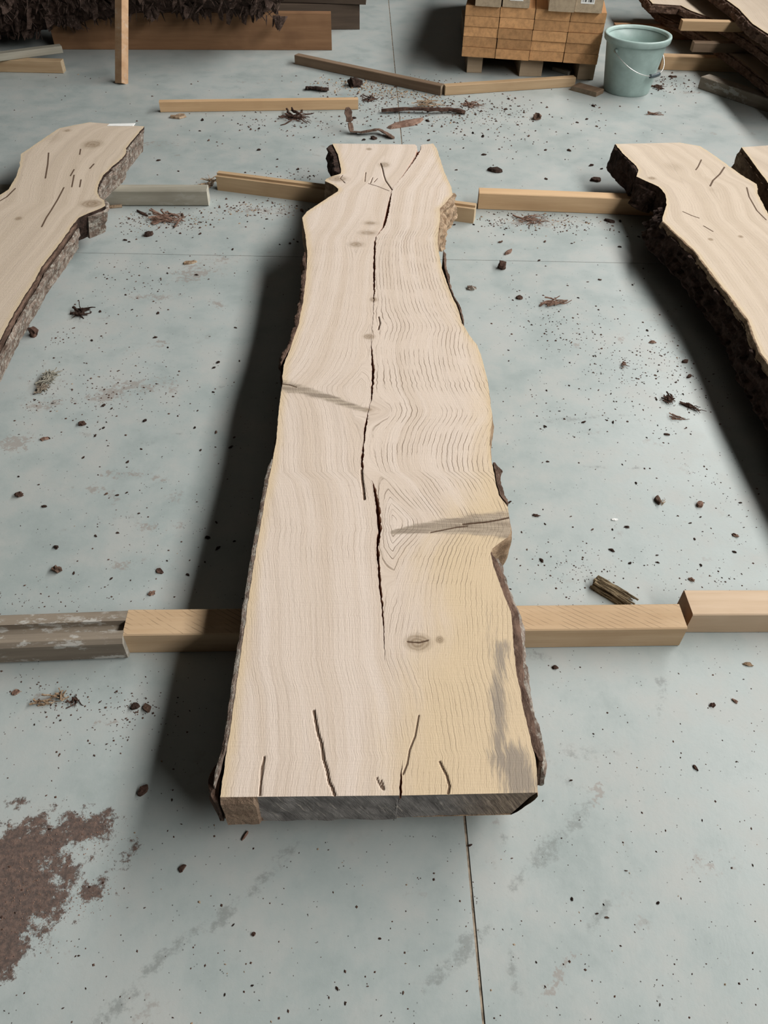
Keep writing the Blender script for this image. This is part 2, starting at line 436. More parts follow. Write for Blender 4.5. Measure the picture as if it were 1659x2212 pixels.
SMEAR = [(250, 2180, 60, 22, 42, .9), (340, 2080, 60, 16, 45, .8), (400, 2030, 40, 12, 45, .7), (480, 1975, 40, 18, 50, .95), (560, 1910, 60, 14, 45, .6), (630, 1830, 60, 14, 45, .55),
         (1000, 2050, 40, 20, 50, 1.0), (945, 2110, 40, 16, 45, .75), (1045, 2015, 24, 12, 45, .7), (1185, 1840, 60, 22, 42, 1.0), (1130, 1890, 50, 12, 45, .7), (1250, 1765, 60, 16, 50, .75), (1230, 1690, 36, 8, -25, .6),
         (1300, 1970, 70, 10, 48, .6), (1380, 1880, 60, 9, 48, .5), (1095, 1830, 60, 5, 105, .6), (1110, 2110, 60, 12, 100, .5), (1430, 1480, 26, 14, 75, .9), (1160, 1418, 30, 12, -20, .6), (1425, 1530, 40, 10, 70, .6),
         (1240, 905, 120, 9, 10, .6), (1300, 1010, 120, 6, 3, .5), (300, 960, 60, 8, 15, .45), (1440, 2165, 24, 24, 0, .5), (1230, 1630, 120, 30, 10, .32), (450, 840, 60, 8, 20, .4), (380, 940, 12, 8, 0, .6)]

def field(XY, pts):
    out = np.zeros(len(XY))
    for (x, y, rx, ry, ang, k) in pts:
        c = at(x, y)[:2]
        a = np.linalg.norm(at(x + rx, y) - at(x, y)); b = np.linalg.norm(at(x + ry, y) - at(x, y))
        q = XY - c
        ca, sa = math.cos(math.radians(ang)), math.sin(math.radians(ang))
        u = (q[:, 0] * ca + q[:, 1] * sa) / a; v = (-q[:, 0] * sa + q[:, 1] * ca) / b
        out = np.maximum(out, k * np.clip(1.0 - np.sqrt(u * u + v * v) * 0.62, 0, 1))
    return out

def panel(x0f, x1f, y0f, y1f, nu, nv):
    """one concrete panel between joints, top at z 0"""
    U, T = np.meshgrid(np.linspace(0, 1, nu), np.linspace(0, 1, nv))
    U, T = U.ravel(), T.ravel()
    y = np.zeros_like(U); x = np.zeros_like(U)
    for _ in range(3):
        y = y0f(x) * (1 - T) + y1f(x) * T
        x = x0f(y) * (1 - U) + x1f(y) * U
    V = np.stack([x, y, np.zeros_like(x)], 1)
    idx = np.arange(nu * nv).reshape(nv, nu)
    Fq = np.stack([idx[:-1, :-1], idx[:-1, 1:], idx[1:, 1:], idx[1:, :-1]], -1).reshape(-1, 4)
    # rim
    rim = np.concatenate([idx[0, :], idx[1:, -1], idx[-1, -2::-1], idx[-2:0:-1, 0]])
    B = V[rim].copy(); B[:, 2] = -0.0017
    b0 = len(V); n = len(rim)
    V2 = np.concatenate([V, B])
    k = np.arange(n)
    Fr = np.stack([rim[k], b0 + k, b0 + (k + 1) % n, rim[(k + 1) % n]], -1)
    me = bpy.data.meshes.new('concrete_panel')
    FA = np.concatenate([Fq, Fr])
    me.from_pydata(V2.tolist(), [], FA.tolist())
    for nm, ps in (('dirt', DIRT), ('tan', TAN), ('smear', SMEAR)):
        a = me.attributes.new(nm, 'FLOAT', 'POINT')
        a.data.foreach_set('value', field(V2[:, :2], ps).astype(np.float32))
    me.update()
    return link('concrete_panel', me, M_FLOOR, floor)

g = 0.0024
g2 = 0.0014
cst = lambda v: (lambda t: v + 0 * t)
near0 = 0.05
panel(cst(-1.7), lambda y: JX(y) - g, cst(near0), lambda x: JY(x) - g2, 150, 210)
panel(lambda y: JX(y) + g, cst(1.9), cst(near0), lambda x: JY(x) - g2, 140, 210)
panel(cst(-3.0), lambda y: JX(y) - g, lambda x: JY(x) + g2, cst(6.0), 190, 190)
panel(lambda y: JX(y) + g, cst(3.0), lambda x: JY(x) + g2, cst(6.0), 170, 190)
panel(cst(X0), cst(-1.7), cst(near0), lambda x: JY(x) - g2, 3, 3)
panel(cst(1.9), cst(X1), cst(near0), lambda x: JY(x) - g2, 3, 3)
panel(cst(X0), cst(-3.0), lambda x: JY(x) + g2, cst(6.0), 3, 3)
panel(cst(3.0), cst(X1), lambda x: JY(x) + g2, cst(6.0), 3, 3)
panel(cst(X0), cst(X1), cst(Y0), cst(near0), 3, 3)
panel(cst(X0), lambda y: JX(y) - g, cst(6.0), cst(Y1), 3, 3)
panel(lambda y: JX(y) + g, cst(X1), cst(6.0), cst(Y1), 3, 3)

bm = bmesh.new(); box(bm, X0, X1, Y0, Y1, RH, RH + 0.1)
tag(bm_obj('ceiling', bm, M_ROOF), kind='structure')
bm = bmesh.new(); box(bm, X0 - 0.2, X0, Y0, Y1, -0.2, RH)
tag(bm_obj('wall_left', bm, M_WALL), kind='structure')
bm = bmesh.new(); box(bm, X0, X1, Y1, Y1 + 0.2, -0.2, RH)
tag(bm_obj('wall_back', bm, M_WALL), kind='structure')
bm = bmesh.new(); box(bm, X0, X1, Y0 - 0.2, Y0, -0.2, RH)
tag(bm_obj('wall_front', bm, M_WALL), kind='structure')
bm = bmesh.new()
box(bm, X1, X1 + 0.2, Y0, Y1, -0.2, WIN['z0']); box(bm, X1, X1 + 0.2, Y0, Y1, WIN['z1'], RH)
box(bm, X1, X1 + 0.2, Y0, WIN['y0'], WIN['z0'], WIN['z1']); box(bm, X1, X1 + 0.2, WIN['y1'], Y1, WIN['z0'], WIN['z1'])
tag(bm_obj('wall_right', bm, M_WALL), kind='structure')

# ------------------------------------------------------------------ live-edge slabs
def resamp(pts, n):
    """polyline near -> far, sampled evenly in its own y range"""
    p = np.array(pts)
    y = p[:, 1]
    t = (y - y[0]) / (y[-1] - y[0])
    t = np.maximum.accumulate(t + np.arange(len(t)) * 1e-7)
    tt = np.linspace(0, 1, n)
    return np.interp(tt, t, p[:, 0]), np.interp(tt, t, y), t

def jit(n, amp, fr, seed):
    return np.array([noise.fractal(Vector((i * fr, seed, 0.3)), 0.9, 2.1, 4) * amp for i in range(n)])

def segdist(P, poly):
    d = np.full(len(P), 9.0)
    for a, b in zip(poly[:-1], poly[1:]):
        ab = b - a; L2 = max(ab @ ab, 1e-12)
        t = np.clip(((P - a) @ ab) / L2, 0, 1)
        d = np.minimum(d, np.linalg.norm(P - a - t[:, None] * ab, axis=1))
    return d

def slab(name, Lp, Rp, zt, zb, nv, nl, nr, mat, label, pith=None, cracks=(), knots=(), paint=None, grainf=None, sap_w=0.035,
         profL=None, profR=None, nearend=None, edge_mat=None, amp=0.0022, fall=0.0022, groove=1.0):
    root = empty(name, (0, 0, 0))
    Lx, Ly, _ = resamp(Lp, nv); Rx, Ry, _ = resamp(Rp, nv)
    Lx = Lx + jit(nv, amp, 0.11, 1.0 + zt); Rx = Rx + jit(nv, amp, 0.11, 7.0 + zt)
    tt = np.linspace(0, 1, nv)
    if pith is not None:
        pp = np.array([p[:2] for p in pith]); pw = np.array([p[2] for p in pith])
        py = pp[:, 1]
        cy = (Ly + Ry) / 2
        cx = np.interp(cy, py, pp[:, 0]) + jit(nv, .0016, .16, 5.0); w = np.interp(cy, py, pw)
        w = np.maximum(w * (1 + 0.5 * jit(nv, 1.0, 0.23, 3.0)), 0.00005)
        # splinters bridging the crack
    else:
        cx, cy = (Lx + Rx) / 2, (Ly + Ry) / 2
        w = np.zeros(nv)
    ul = np.linspace(0, 1, nl); ur = np.linspace(0, 1, nr)
    X = []; Y = []; Z = []; inner = []
    k1 = (ul ** 0.9)
    XL = Lx[:, None] + ((cx - w / 2) - Lx)[:, None] * k1; YL = Ly[:, None] + (cy - Ly)[:, None] * k1
    XR = (cx + w / 2)[:, None] + (Rx - (cx + w / 2))[:, None] * ur; YR = cy[:, None] + (Ry - cy)[:, None] * ur
    if pith is not None:
        depth = np.minimum(0.03, w * 3.2)
        XC = np.stack([cx - w * 0.30, cx, cx + w * 0.36], 1); YC = np.repeat(cy[:, None], 3, 1)
        ZC = np.stack([zt - depth * 0.8, zt - depth, zt - depth * 0.7], 1)
        X = np.concatenate([XL, XC, XR], 1); Y = np.concatenate([YL, YC, YR], 1)
        Z = np.concatenate([np.full_like(XL, zt), ZC, np.full_like(XR, zt)], 1)
        inner = np.concatenate([np.zeros_like(XL), np.ones_like(XC) * (w > 0.0012)[:, None], np.zeros_like(XR)], 1)
    else:
        X = np.concatenate([XL, XR[:, 1:]], 1); Y = np.concatenate([YL, YR[:, 1:]], 1)
        Z = np.full_like(X, zt); inner = np.zeros_like(X)
    nc = X.shape[1]
    P = np.stack([X.ravel(), Y.ravel()], 1)
    crack = np.zeros(len(P)); Zf = Z.ravel().copy()
    for (poly, cw) in cracks:
        wig = np.array([noise.noise(Vector((p[0] * 60, p[1] * 60, 1.0))) for p in P[::1]]) * 0.0018 if len(P) < 1 else 0.0
        d = segdist(P, np.array(poly)) + wig
        crack = np.maximum(crack, np.clip(1.0 - (d - cw * 0.4) / fall, 0, 1))
        Zf -= np.clip(1 - d / (cw * .6 + 0.0016), 0, 1) * min(0.004, cw * 1.2) * groove
    for (kx, ky, rx, ry, dep) in knots:
        q = np.clip(1 - np.hypot((P[:, 0] - kx) / rx, (P[:, 1] - ky) / ry), 0, 1)
    knot = np.zeros(len(P))
    for (kx, ky, rx, ry, st) in knots:
        knot = np.maximum(knot, st * np.clip(1 - np.hypot((P[:, 0] - kx) / rx, (P[:, 1] - ky) / ry), 0, 1))
    dl = (X - Lx[:, None]).ravel(); dr = (Rx[:, None] - X).ravel()
    sap = np.clip(1 - np.minimum(dl, dr) / sap_w, 0, 1)
    stain = np.zeros(len(P)); branch = np.zeros(len(P)); ring = np.full(len(P), 0.5)
    dpith = (X - cx[:, None]).ravel()
    grain = dpith.copy()
    if grainf is not None: grain = grainf(P, dpith)
    else:
        grain = dpith + 0.02 * np.sin(P[:, 1] * 4.0 + zt * 9)
    for (kx, ky, rx, ry, st) in knots:      # fibres part around the knots
        e = np.exp(-(((P[:, 0] - kx) / (2.2 * rx)) ** 2 + ((P[:, 1] - ky) / (2.2 * ry)) ** 2))
        grain = grain + np.sign(P[:, 0] - kx) * -0.4 * rx * e
    if paint is not None:
        sap, stain, ring, branch = paint(P, sap, stain, ring, dpith)
    # gentle cupping so the sawn face is not dead flat
    along = P[:, 1]
    rowsV = [np.stack([X.ravel(), Y.ravel(), Zf], 1)]
    idx = np.arange(nv * nc).reshape(nv, nc)
    FQ = [np.stack([idx[:-1, :-1], idx[:-1, 1:], idx[1:, 1:], idx[1:, :-1]], -1).reshape(-1, 4)]
    MI = [np.zeros(len(FQ[0]), int)]
    base = nv * nc
    # sides
    def outn(x, y, sgn):
        tx, ty = np.gradient(x), np.gradient(y)
        k = np.ones(7) / 7
        tx = np.convolve(np.pad(tx, 3, 'edge'), k, 'valid'); ty = np.convolve(np.pad(ty, 3, 'edge'), k, 'valid')
        l = np.hypot(tx, ty) + 1e-9
        return sgn * ty / l, -sgn * tx / l
    K = 7
    bot = {}
    for side, (ex, ey, col, sgn, pf) in dict(L=(Lx, Ly, 0, -1, profL), R=(Rx, Ry, nc - 1, 1, profR)).items():
        nx, ny = outn(ex, ey, sgn)
        prev = idx[:, col]
        for k in range(1, K + 1):
            f = k / K
            z = np.full(nv, zt + (zb - zt) * f)
            off = (pf(tt, f) if pf else 0.004 * math.sin(f * math.pi)) + 0 * tt
            ns = np.array([noise.fractal(Vector((ex[i] * 14, ey[i] * 14, z[i] * 34 + zt * 5)), 0.9, 2.0, 4) for i in range(nv)])
            off = off + ns * 0.004 * min(1, f * 3)
            vv = np.stack([ex + nx * off, ey + ny * off * 0.6, z], 1)
            rowsV.append(vv)
            cur = base + np.arange(nv); base += nv
            q = np.stack([prev[:-1], prev[1:], cur[1:], cur[:-1]], -1)
            if side == 'R': q = q[:, ::-1]
            FQ.append(q); MI.append(np.full(len(q), 1))
            prev = cur
        bot[side] = prev
    # underside
    q = np.stack([bot['L'][:-1], bot['L'][1:], bot['R'][1:], bot['R'][:-1]], -1)
    FQ.append(q); MI.append(np.full(len(q), 1))
    # ends
    for row, flip in ((0, False), (nv - 1, True)):
        prev = idx[row, :]
        top = rowsV[0][prev]
        for k in range(1, K + 1):
            f = k / K
            lo = np.array(all_bot(rowsV, bot['L'][row])); hi = np.array(all_bot(rowsV, bot['R'][row]))
            u = (top[:, 0] - top[0, 0]) / (top[-1, 0] - top[0, 0])
            x = top[:, 0] * (1 - f) + (lo[0] + (hi[0] - lo[0]) * u) * f
            z = top[:, 2] * (1 - f) + zb * f
            y = top[:, 1] + np.array([noise.fractal(Vector((xx * 30, zz * 50, row)), 0.9, 2.0, 3) for xx, zz in zip(x, z)]) * 0.002
            if nearend is not None and row == 0:
                y = y + nearend(x, z)
            vv = np.stack([x, y, z], 1)
            rowsV.append(vv)
            cur = base + np.arange(nc); base += nc
            q = np.stack([prev[:-1], cur[:-1], cur[1:], prev[1:]], -1)
            if flip: q = q[:, ::-1]
            FQ.append(q)
            mid = (x[:-1] + x[1:]) / 2
            MI.append(np.where(mid < top[0, 0] + 0.058, 3, 2) if row == 0 else np.full(len(q), 2))
            prev = cur
    V = np.concatenate(rowsV); Fa = np.concatenate(FQ); mi = np.concatenate(MI)
    me = bpy.data.meshes.new('wood')
    me.from_pydata(V.tolist(), [], Fa.tolist())
    me.polygons.foreach_set('material_index', mi.astype(np.int32))
    for nm, arr in dict(grain=grain, along=along, sap=sap, stain=stain, ring=ring, knot=knot, crack=crack, branch=branch, inner=inner.ravel() * 0.9).items():
        a = me.attributes.new(nm, 'FLOAT', 'POINT')
        full = np.zeros(len(V), np.float32); full[:len(arr)] = arr
        a.data.foreach_set('value', full)
    me.update()
    link('wood', me, [mat, edge_mat or M_BARE, M_ENDG, M_ENDB], root)
    tag(root, label, 'wood slab')
    return root, dict(L=(Lx, Ly), R=(Rx, Ry), t=tt)

def all_bot(rowsV, i):
    k = 0
    for r in rowsV:
        if i < k + len(r): return r[i - k]
        k += len(r)

def bark_strip(parent, ex, ey, sgn, z0, z1, thick, mat, gap=0.0, flare=0.0, rough=0.006, name='bark', seed=0.0, taper=True, ztop=None):
    """a band of bark that follows the edge ex, ey (near -> far) on its outer side"""
    L = np.concatenate([[0], np.cumsum(np.hypot(np.diff(ex), np.diff(ey)))])
    n = max(6, int(L[-1] / 0.006))
    s = np.linspace(0, L[-1], n)
    x, y = np.interp(s, L, ex), np.interp(s, L, ey)
    k = np.ones(5) / 5
    tx, ty = np.gradient(x), np.gradient(y)
    tx = np.convolve(np.pad(tx, 2, 'edge'), k, 'valid'); ty = np.convolve(np.pad(ty, 2, 'edge'), k, 'valid')
    l = np.hypot(tx, ty); nx, ny = sgn * ty / l, -sgn * tx / l
    prof = [(0.0, 1.0), (0.35, 1.0), (0.8, 0.985), (1.0, 0.94), (1.0, 0.80), (1.0, 0.65), (1.0, 0.5), (1.0, 0.35), (1.0, 0.2), (0.95, 0.08), (0.7, 0.0), (0.0, 0.0), (0.0, 0.5)]
    m = len(prof)
    V = []
    for i in range(n):
        e = min(1.0, min(s[i], L[-1] - s[i]) / 0.03 + 0.18) if taper else 1.0
        gp = gap(s[i] / L[-1]) if callable(gap) else gap
        for (o, f) in prof:
            z = z0 + (z1 - z0) * f
            q = Vector((x[i] * 22 + seed, y[i] * 22, z * 60))
            d = noise.fractal(q, 0.8, 2.2, 5) * rough
            rid = abs(noise.noise(Vector((x[i] * 11, y[i] * 11 + seed, z * 90)))) * rough * 1.3
            off = gp + (o * thick * e + ((d + rid) if o > 0.2 else 0)) + flare * (1 - f) * (1 if o > 0 else 0.6)
            zz = z + d * 0.5 * (1 if 0 < f < 1 else 0.35)
            V.append((x[i] + nx[i] * off, y[i] + ny[i] * off, zz))
    Fc = []
    for i in range(n - 1):
        for j in range(m):
            k2 = (j + 1) % m
            Fc.append((i * m + j, i * m + k2, (i + 1) * m + k2, (i + 1) * m + j))
    Fc.append(tuple(reversed(range(m)))); Fc.append(tuple((n - 1) * m + j for j in range(m)))
    me = mesh(name, V, Fc)
    bm = bmesh.new(); bm.from_mesh(me); bmesh.ops.recalc_face_normals(bm, faces=bm.faces); bm.to_mesh(me); bm.free()
    return link(name, me, mat, parent)

def sub(poly, t0, t1, tt):
    m = (tt >= t0) & (tt <= t1)
    return poly[0][m], poly[1][m]

ZT, ZB = 0.160, 0.0655

# ---- middle slab
Lpx = [(475, 1722), (490, 1620), (500, 1560), (515, 1450), (528, 1360), (540, 1270), (555, 1180), (572, 1080), (590, 990), (597, 950), (603, 880), (609, 838), (611, 825), (610, 812), (613, 788), (625, 758), (645, 700), (655, 650),
       (661, 600), (664, 550), (660, 510), (654, 478), (653, 470), (663, 457), (701, 432), (730, 413), (731, 408), (720, 399), (702, 391), (704, 387), (716, 381), (736, 375), (737, 366), (734, 352), (730, 334), (722, 318), (718, 310)]
Rpx = [(1160, 1712), (1160, 1665), (1157, 1640), (1147, 1600), (1135, 1550), (1125, 1500), (1115, 1450), (1110, 1400), (1107, 1350), (1103, 1320), (1090, 1290), (1075, 1250), (1065, 1220), (1060, 1195), (1063, 1185), (1080, 1172), (1098, 1160), (1103, 1150),
       (1102, 1130), (1098, 1110), (1097, 1096), (1090, 1086), (1078, 1070), (1073, 1050), (1067, 1020), (1060, 990), (1058, 960), (1060, 930), (1063, 905), (1062, 890), (1058, 860), (1055, 830), (1048, 800), (1040, 770), (1030, 745), (1015, 725), (1000, 700),
       (990, 665), (978, 640), (965, 610), (955, 580), (948, 545), (945, 520), (948, 490), (951, 470), (950, 450), (960, 441), (978, 420), (975, 405), (959, 369), (944, 322), (936, 310)]
Ppx = [(865, 1717, 5), (866, 1690, 5), (868, 1662, 2), (870, 1640, 0), (852, 1500, 0), (833, 1435, 0), (831, 1400, 1.5), (828, 1340, 3), (824, 1290, 5), (819, 1240, 6), (815, 1180, 6), (820, 1145, 8), (817, 1105, 9), (812, 1072, 8), (806, 1045, 2.5), (803, 1036, 0),
       (784, 1018, 0), (782, 1008, 6), (783, 985, 6), (786, 955, 3), (790, 915, 5), (796, 885, 1.5), (801, 868, 1.5), (804, 845, 4.5), (806, 800, 6.5), (804, 770, 4.5), (802, 740, 1), (802, 725, .6), (806, 690, 1.2), (807, 655, 1), (808, 630, 4.5), (808, 580, 5.5), (810, 520, 4), (813, 510, 1.5),
       (828, 490, 6), (835, 465, 8), (840, 440, 6.5), (845, 417, 2), (848, 407, 1), (862, 390, 1), (876, 371, 4), (890, 350, 6), (899, 335, 7), (905, 322, 9), (904, 313, 12), (901, 306, 12)]
def m2(pts, z): return [tuple(at(p[0], p[1], z)[:2]) for p in pts]
def mp(pts, z):
    out = []
    for (x, y, w) in pts:
        a, b = at(x - w / 2, y, z), at(x + w / 2, y, z)
        out.append(((a[0] + b[0]) / 2, (a[1] + b[1]) / 2, np.linalg.norm(b - a)))
    return out
def ck(pts, w): return (np.array(m2(pts, ZT)), w)
cracks = [ck([(562, 1718), (564, 1680), (567, 1655), (571, 1635)], .0022), ck([(723, 1718), (717, 1700), (711, 1690), (706, 1662), (699, 1640), (694, 1605), (687, 1585), (682, 1560), (678, 1535)], .003),
          ck([(905, 1545), (897, 1590), (885, 1620), (880, 1650), (871, 1672)], .0012), ck([(968, 1714), (971, 1698), (965, 1675), (957, 1660), (950, 1645)], .0022), ck([(847, 410), (833, 390), (829, 378), (826, 364), (822, 352)], .0035),
          ck([(787, 1078), (785, 1055), (782, 1035), (781, 1015)], .004), ck([(817, 712), (821, 698), (818, 684)], .0025), ck([(1101, 1117), (1080, 1122), (1050, 1127), (1000, 1132)], .003), ck([(1010, 1136), (985, 1139), (960, 1144), (930, 1150)], .0015),
          ck([(609, 829), (625, 831), (640, 836)], .002), ck([(826, 1704), (818, 1690), (814, 1680)], .0015), ck([(880, 1386), (905, 1388), (925, 1383)], .0015), ck([(790, 372), (788, 392)], .002), ck([(805, 383), (800, 396)], .002), ck([(815, 385), (808, 393)], .002),
          ck([(745, 395), (735, 385), (740, 378)], .002), ck([(830, 1705), (824, 1686)], .0015), ck([(840, 412), (815, 402), (795, 396)], .002)]
def kn(x, y, rx, ry, s):
    c = at(x, y, ZT)
    return (c[0], c[1], np.linalg.norm(at(x + rx, y, ZT) - c), np.linalg.norm(at(x, y + ry, ZT) - c), s)
knots = [kn(903, 1388, 40, 26, 1.0), kn(950, 1382, 14, 12, .9), kn(807, 647, 12, 8, .9), kn(797, 727, 18, 9, .9), kn(770, 528, 26, 10, .7), kn(795, 503, 34, 9, .6), kn(830, 356, 20, 9, .7), kn(797, 322, 9, 4, .9), kn(800, 482, 26, 7, .6), kn(728, 386, 34, 10, .8), kn(798, 885, 20, 10, .5)]
yb_r, yb_l = at(980, 1132, ZT)[1], at(700, 856, ZT)[1]
yk = at(903, 1388, ZT)[1]
def grain_mid(P, d):
    g = d.copy()
    y = P[:, 1]
    soft = lambda q, w_: np.exp(-(np.sqrt(q * q + 0.0009) - 0.03) / w_)
    e = soft(y - yb_r, 0.10)
    g = np.where(d > 0, g - 0.10 * e * np.clip(d / 0.03, 0, 1) * np.clip(1.25 - d / 0.3, 0, 1), g)
    e2 = soft(y - yb_l - 0.03, 0.09)
    g = np.where(d < 0, g + 0.07 * e2 * np.clip(-d / 0.03, 0, 1), g)
    yr2 = at(900, 890, ZT)[1]
    g = np.where(d > 0, g - 0.045 * soft(y - yr2, 0.07) * np.clip(d / 0.05, 0, 1), g)
    yr3 = at(860, 705, ZT)[1]
    g = np.where(d > 0, g - 0.03 * soft(y - yr3, 0.07) * np.clip(d / 0.05, 0, 1), g)
    ytop = at(845, 410, ZT)[1]
    g = g + 0.22 * d * np.clip((y - ytop) / 0.5, 0, 1)
    return g * (1 + 0.15 * np.sin(y * 3.1))
saph = np.array(m2([(935, 520), (955, 600), (978, 690), (1008, 760), (1018, 900), (1005, 1000), (975, 1075), (905, 1170), (872, 1200), (905, 1340), (850, 1450), (805, 1600), (800, 1720)], ZT))
br_r = np.array(m2([(850, 1150), (890, 1142), (1000, 1133), (1105, 1132)], ZT)); br_l = np.array(m2([(608, 832), (680, 850), (790, 886)], ZT))
st_a = np.array(m2([(1085, 1395), (1075, 1480), (1080, 1540), (1078, 1600), (1100, 1680)], ZT)); st_b = np.array(m2([(1105, 1640), (1125, 1690)], ZT))
st_c = np.array(m2([(1060, 1330), (1065, 1420)], ZT))
def paint_mid(P, sap, stain, ring, d):
    xs = np.interp(-P[:, 1], -saph[:, 1], saph[:, 0])
    far = P[:, 1] > saph[0, 1]
    s = np.where(far, 0, np.clip((P[:, 0] - xs) / 0.16 + 0.35, 0, 1))
    s = np.maximum(s * 0.95, sap * 0.9)
    dr_ = segdist(P, br_r); wr = np.interp(P[:, 0], [br_r[0, 0], br_r[-1, 0]], [0.008, 0.048])
    brn = np.clip(1.25 - dr_ / wr, 0, 1)
    dl_ = segdist(P, br_l); wl = np.interp(P[:, 0], [br_l[0, 0], br_l[-1, 0]], [0.030, 0.012])
    brn = np.maximum(brn, np.clip(1.2 - dl_ / wl, 0, 1) * 0.8)
    stn = np.zeros(len(P))
    for poly, wd_, k in ((st_a, .022, .75), (st_b, .045, .95), (st_c, .02, .4)):
        stn = np.maximum(stn, k * np.clip(1.2 - segdist(P, poly) / wd_, 0, 1))
    near_end = np.clip(1 - (P[:, 1] - P[:, 1].min()) / 0.03, 0, 1) * 0.35
    stn = np.maximum(stn, near_end * (P[:, 0] > at(1000, 1700, ZT)[0]))
    rg = np.where(d > 0, 1.0, 0.28)
    rg = rg * np.where(P[:, 1] < at(900, 1260, ZT)[1], 0.45, 1.0) * np.where(P[:, 1] > at(900, 500, ZT)[1], 0.4, 1.0)
    return s, stn, rg, brn
def near_mid(x, z):
    f = (ZT - z) / (ZT - ZB)
    xl = at(552, 1716, ZT)[0]
    return np.where(x < xl, -0.006 * np.clip(f * 8, 0, 1), 0.0) + 0.004 * np.clip(f * 6, 0, 1) * (x > at(860, 1716, ZT)[0])
def profR_mid(t, f):
    o = 0.006 * math.sin(f * math.pi) + 0.0 * t
    ch = np.clip(1 - t / 0.02, 0, 1)          # chamfered bottom corner at the near end
    return o - ch * 0.030 * max(0, (f - 0.15) / 0.85)
mid, E = slab('live_edge_slab', m2(Lpx, ZT), m2(Rpx, ZT), ZT, ZB, 1150, 105, 108, M_SLAB,
              'wide pale live-edge oak slab with a long central crack, middle of the row', mp(Ppx, ZT), cracks, knots, paint_mid, grain_mid, 0.03, None, profR_mid, near_mid, amp=.0011)
tt = E['t']
yy = E['L'][1]
def span(side, pa, pb):
    """t range of an edge between two pixel rows"""
    ya, yb_ = at(*pa, ZT)[1], at(*pb, ZT)[1]
    y = E[side][1]
    m = (y >= ya) & (y <= yb_)
    return E[side][0][m], E[side][1][m]
x, y = span('L', (480, 1700), (590, 992))
bark_strip(mid, x, y, -1, ZB + .001, ZT + .001, .009, M_BARKG, gap=lambda t: .010 * max(0, 1 - t / .08) + .001, rough=.0013, seed=1)
x, y = span('L', (475, 1722), (490, 1640))
bark_strip(mid, x, y, -1, ZB + .001, ZT - .012, .018, M_BARK, gap=.006, rough=.007, seed=4)
x, y = span('L', (590, 985), (602, 935))
bark_strip(mid, x, y, -1, ZB, ZT - .006, .005, M_BARKG, rough=.003, seed=9)
x, y = span('L', (614, 785), (662, 545))
bark_strip(mid, x, y, -1, ZB, ZT + .002, .012, M_BARK, gap=lambda t: .010 * max(0, 1 - t / .15) + .006 * max(0, (t - .8) / .2), rough=.006, seed=2)
x, y = span('R', (1156, 1645), (1062, 1190))
bark_strip(mid, x, y, 1, ZB + .001, ZT - .001, .012, M_BARK, gap=lambda t: .006 * max(0, 1 - t / .05), flare=.016, rough=.005, seed=3)
bark_strip(mid, x + .013, y, 1, ZB + .001, ZT - .020, .008, M_BARKG, gap=.0, flare=.014, rough=.006, seed=13)
x, y = span('R', (1095, 1090), (1060, 1000))
bark_strip(mid, x, y, 1, ZB, ZT + .002, .010, M_BARK, gap=.002, rough=.006, seed=5)
x, y = span('R', (1000, 700), (948, 540))
bark_strip(mid, x, y, 1, ZB, ZT + .003, .006, M_BARK, gap=lambda t: .001 + .014 * max(0, (t - .45) / .55), rough=.004, seed=6)
x, y = span('R', (949, 492), (977, 416))
tf = bark_strip(mid, x, y, 1, ZB + .01, ZT - .002, .010, M_CHIPL, gap=.0, flare=.012, rough=.010, name='torn_fibres', seed=18)
x, y = span('L', (728, 372), (718, 310))
bark_strip(mid, x, y, -1, ZB, ZT - .004, .022, M_BARKD, gap=.0, flare=.006, rough=.008, seed=16)

# ---- left slab
Ll = [(-1000, 1650), (-700, 1350), (-430, 960), (-260, 710), (-140, 560), (-60, 480), (0, 421), (18, 409), (33, 385), (42, 360), (45, 333), (102, 294), (128, 277), (193, 264)]
Lr = [(-300, 1640), (-230, 1350), (-130, 1010), (-60, 850), (0, 734), (30, 677), (54, 638), (72, 611), (87, 581), (118, 541), (142, 508), (157, 487), (169, 471), (187, 462), (211, 453), (227, 445), (226, 433), (217, 427), (211, 418), (212, 400), (223, 379), (241, 361), (262, 344), (271, 333), (274, 318), (289, 300), (301, 285), (312, 273)]
ckl = [ck([(105, 330), (103, 355), (98, 385)], .002), ck([(138, 405), (125, 430), (110, 455), (100, 470), (90, 490)], .002), ck([(160, 366), (152, 380)], .0015), ck([(203, 354), (194, 364)], .0025), ck([(175, 388), (172, 404)], .0015), ck([(160, 378), (155, 404)], .0015), ck([(33, 407), (15, 425), (0, 434)], .002), ck([(174, 322), (172, 334)], .0015)]
knl = [kn(200, 312, 32, 13, .75), kn(198, 440, 34, 12, .95), kn(200, 441, 14, 6, 1.0), kn(40, 472, 12, 6, .8), kn(115, 298, 40, 20, .25), kn(145, 282, 14, 5, .6)]
def paintl(P, sap, stain, ring, d): return sap, stain, ring * 0.25, stain
lft, EL = slab('live_edge_slab', m2(Ll, ZT), m2(Lr, ZT), ZT, ZB, 950, 80, 80, M_SLAB2, 'pale live-edge slab with a dark edge knot, at the left edge of the photo', None, ckl, knl, paintl, None, 0.02, profR=lambda t, f: -0.045 * f ** 1.3 + 0 * t, edge_mat=M_BARKD, fall=.0045, groove=0.0)
def spanE(Ed, side, pa, pb):
    ya, yb_ = at(*pa, ZT)[1], at(*pb, ZT)[1]
    y = Ed[side][1]; m = (y >= ya) & (y <= yb_)
    return Ed[side][0][m], Ed[side][1][m]
x, y = spanE(EL, 'R', (-300, 1640), (160, 480))
bark_strip(lft, x, y, 1, ZB, ZT - .003, .007, M_BARK, flare=-.040, rough=.003, seed=21, taper=False)
